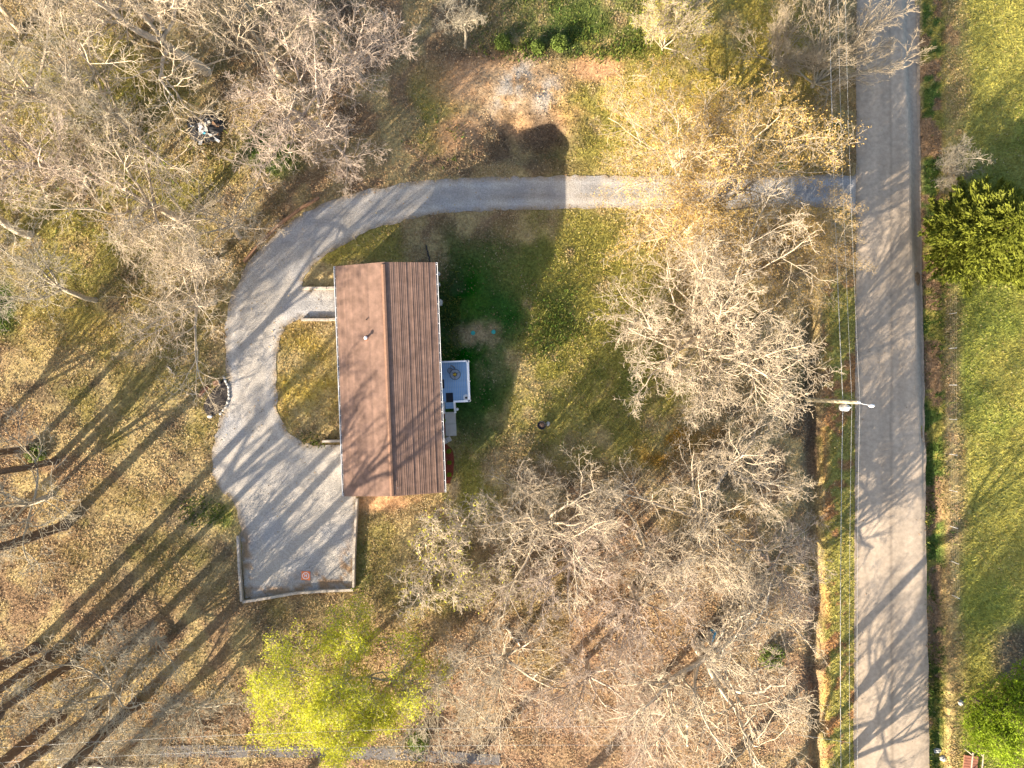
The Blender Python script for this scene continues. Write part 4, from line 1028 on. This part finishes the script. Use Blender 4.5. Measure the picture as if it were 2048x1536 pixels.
# -- coloured and special trees
tree('orange',1375,460,0.88,-10,'large tree full of small orange new leaves where the driveway meets the road',group=None,name='budding_tree')
tree('orange',1350,330,0.72,120,'smaller orange leafed tree north of the driveway',group=None,name='budding_tree')
tree('orange',1540,520,0.55,200,'smallest orange leafed tree by the roadside just south of the driveway mouth',group=None,name='budding_tree')
tree('lime',700,1312,0.88,40,'broad lime green tree in new leaf south of the parking pad',group=None,name='leafy_tree')
tree('bud',915,1062,1.1,10,'sparse young tree dotted with yellow buds south of the house',group=None,name='young_tree')
tree('bud',960,1130,0.8,120,'smaller budding sapling beside the yellow dotted young tree',group=None,name='young_tree')
tree('vase',1625,172,0.85,0,'reddish upright many stemmed tree overhanging the road at the top',group=None,name='multi_stem_tree',lean=(-10,6))
tree('vase',1545,130,0.6,80,'smaller many stemmed tree left of the reddish one at the top',group=None,name='multi_stem_tree')
tree('budbrush',1325,100,0.95,0,'pale yellow green brush at the top of the olive field',cat='shrub',group=None,name='brush_shrub',lean=(-10,0))
tree('lawn',1880,330,0.9,50,'pale grey bare shrub on the lawn above the cedar',cat='shrub',group=None,name='bare_shrub')
tree('lawn',1870,375,0.62,150,'smaller bare shrub between the lawn shrub and the cedar',cat='shrub',group=None,name='bare_shrub')
tree('green',1945,1395,1.0,0,'vivid green leafy tree in the bottom right corner',group=None,name='leafy_tree')
# -- cedar
def cedar(u,v,H,rad,label,seed):
    t_=thing('cedar_tree',P(u,v),label,'tree'); q=np.random.default_rng(seed)
    MB().tube([(0,0,-.3),(0,0,H*.5),(0,0,H*.97)],[.28,.16,.03],8).obj('trunk',M['bark_dark'],t_)
    bp=[];C=[];D=[]
    nb=230
    for k in range(nb):
        f=(k+.5)/nb; z=0.6+f*(H-.8); a=k*2.39996+q.uniform(-.3,.3)
        L=rad*(1-f**1.6)**.75*q.uniform(.72,1.12)+.3
        pts=[(math.cos(a)*L*s,math.sin(a)*L*s,z+L*(.28*s-.12*s*s)) for s in (0,.33,.66,1)]
        bp.append((pts,[.05,.04,.025,.01]))
        m=int(70+150*L/rad)
        s=q.uniform(.25,1.05,m)**.7; 
        lat=q.normal(0,.16,m)*L*(1.15-s)+q.normal(0,.06,m)
        C.append(np.stack([math.cos(a)*L*s-math.sin(a)*lat,math.sin(a)*L*s+math.cos(a)*lat,z+L*(.28*s-.12*s*s)+q.normal(0,.07,m)],-1))
        dd=np.stack([np.full(m,math.cos(a)),np.full(m,math.sin(a)),np.full(m,.35)],-1)+q.normal(0,.45,(m,3)); D.append(dd/np.linalg.norm(dd,axis=1)[:,None])
    V,F_=polytubes([(np.array([b[0] for b in bp]),np.array([b[1] for b in bp]),3)])
    c=np.concatenate(C); d=np.concatenate(D); n=len(c); e=q.normal(size=(n,3)); e=np.cross(d,e); e/=np.linalg.norm(e,axis=1)[:,None]
    s=q.uniform(.14,.32,(n,1))
    LV=np.stack([c-e*s*.32,c+e*s*.32,c+d*s*1.3],1).reshape(-1,3); LF=np.arange(3*n).reshape(-1,3)+len(V)
    link('crown',np_mesh('crown',np.concatenate([V,LV]),[F_,LF],[M['bark_dark'],M['leaf_cedar']],midx=np.concatenate([np.zeros(len(F_),int),np.ones(n,int)])),parent=t_)
cedar(1915,482,8.0,3.9,'dense dark green cedar on the lawn at the right edge',31)
cedar(1995,500,6.5,3.0,'second cedar merging with the dense one at the right edge',32)
# -- shrubs at the back of the clearing
for i,(u,v,r_,lab) in enumerate([(1005,90,.6,'leafy green bush leftmost of the row at the top clearing'),(1075,98,.5,'leafy green bush between the left bush and the middle one at the top clearing'),(1118,92,.65,'leafy green bush rightmost of the row at the top clearing'),
      (838,1478,.7,'bright green bush beside the lime green tree at the bottom'),(1660,265,.6,'dark green bush under the orange leaves beside the road'),(1560,330,.55,'dark green bush under the big orange tree'),(75,905,.6,'pale green bush among the left edge trees'),(1540,1310,.75,'pale green bush beside the oak near the road ditch')]):
    t_=ground_thing('leafy_bush',u,v,lab,'bush','leafy bushes')
    leaf_clump('foliage',900,r_*(1.2 if i<6 else 1.5),.13,M['leaf_green'],90+i,t_,hz=.75 if i<6 else .4)
    MB().tube([(0,0,-.1),(0,0,r_)],.04,5).obj('stem',M['bark_dark'],t_)
print('OBJECTS',len(bpy.data.objects),'TRIS',sum(len(m.loops)-2*len(m.polygons) for m in bpy.data.meshes))
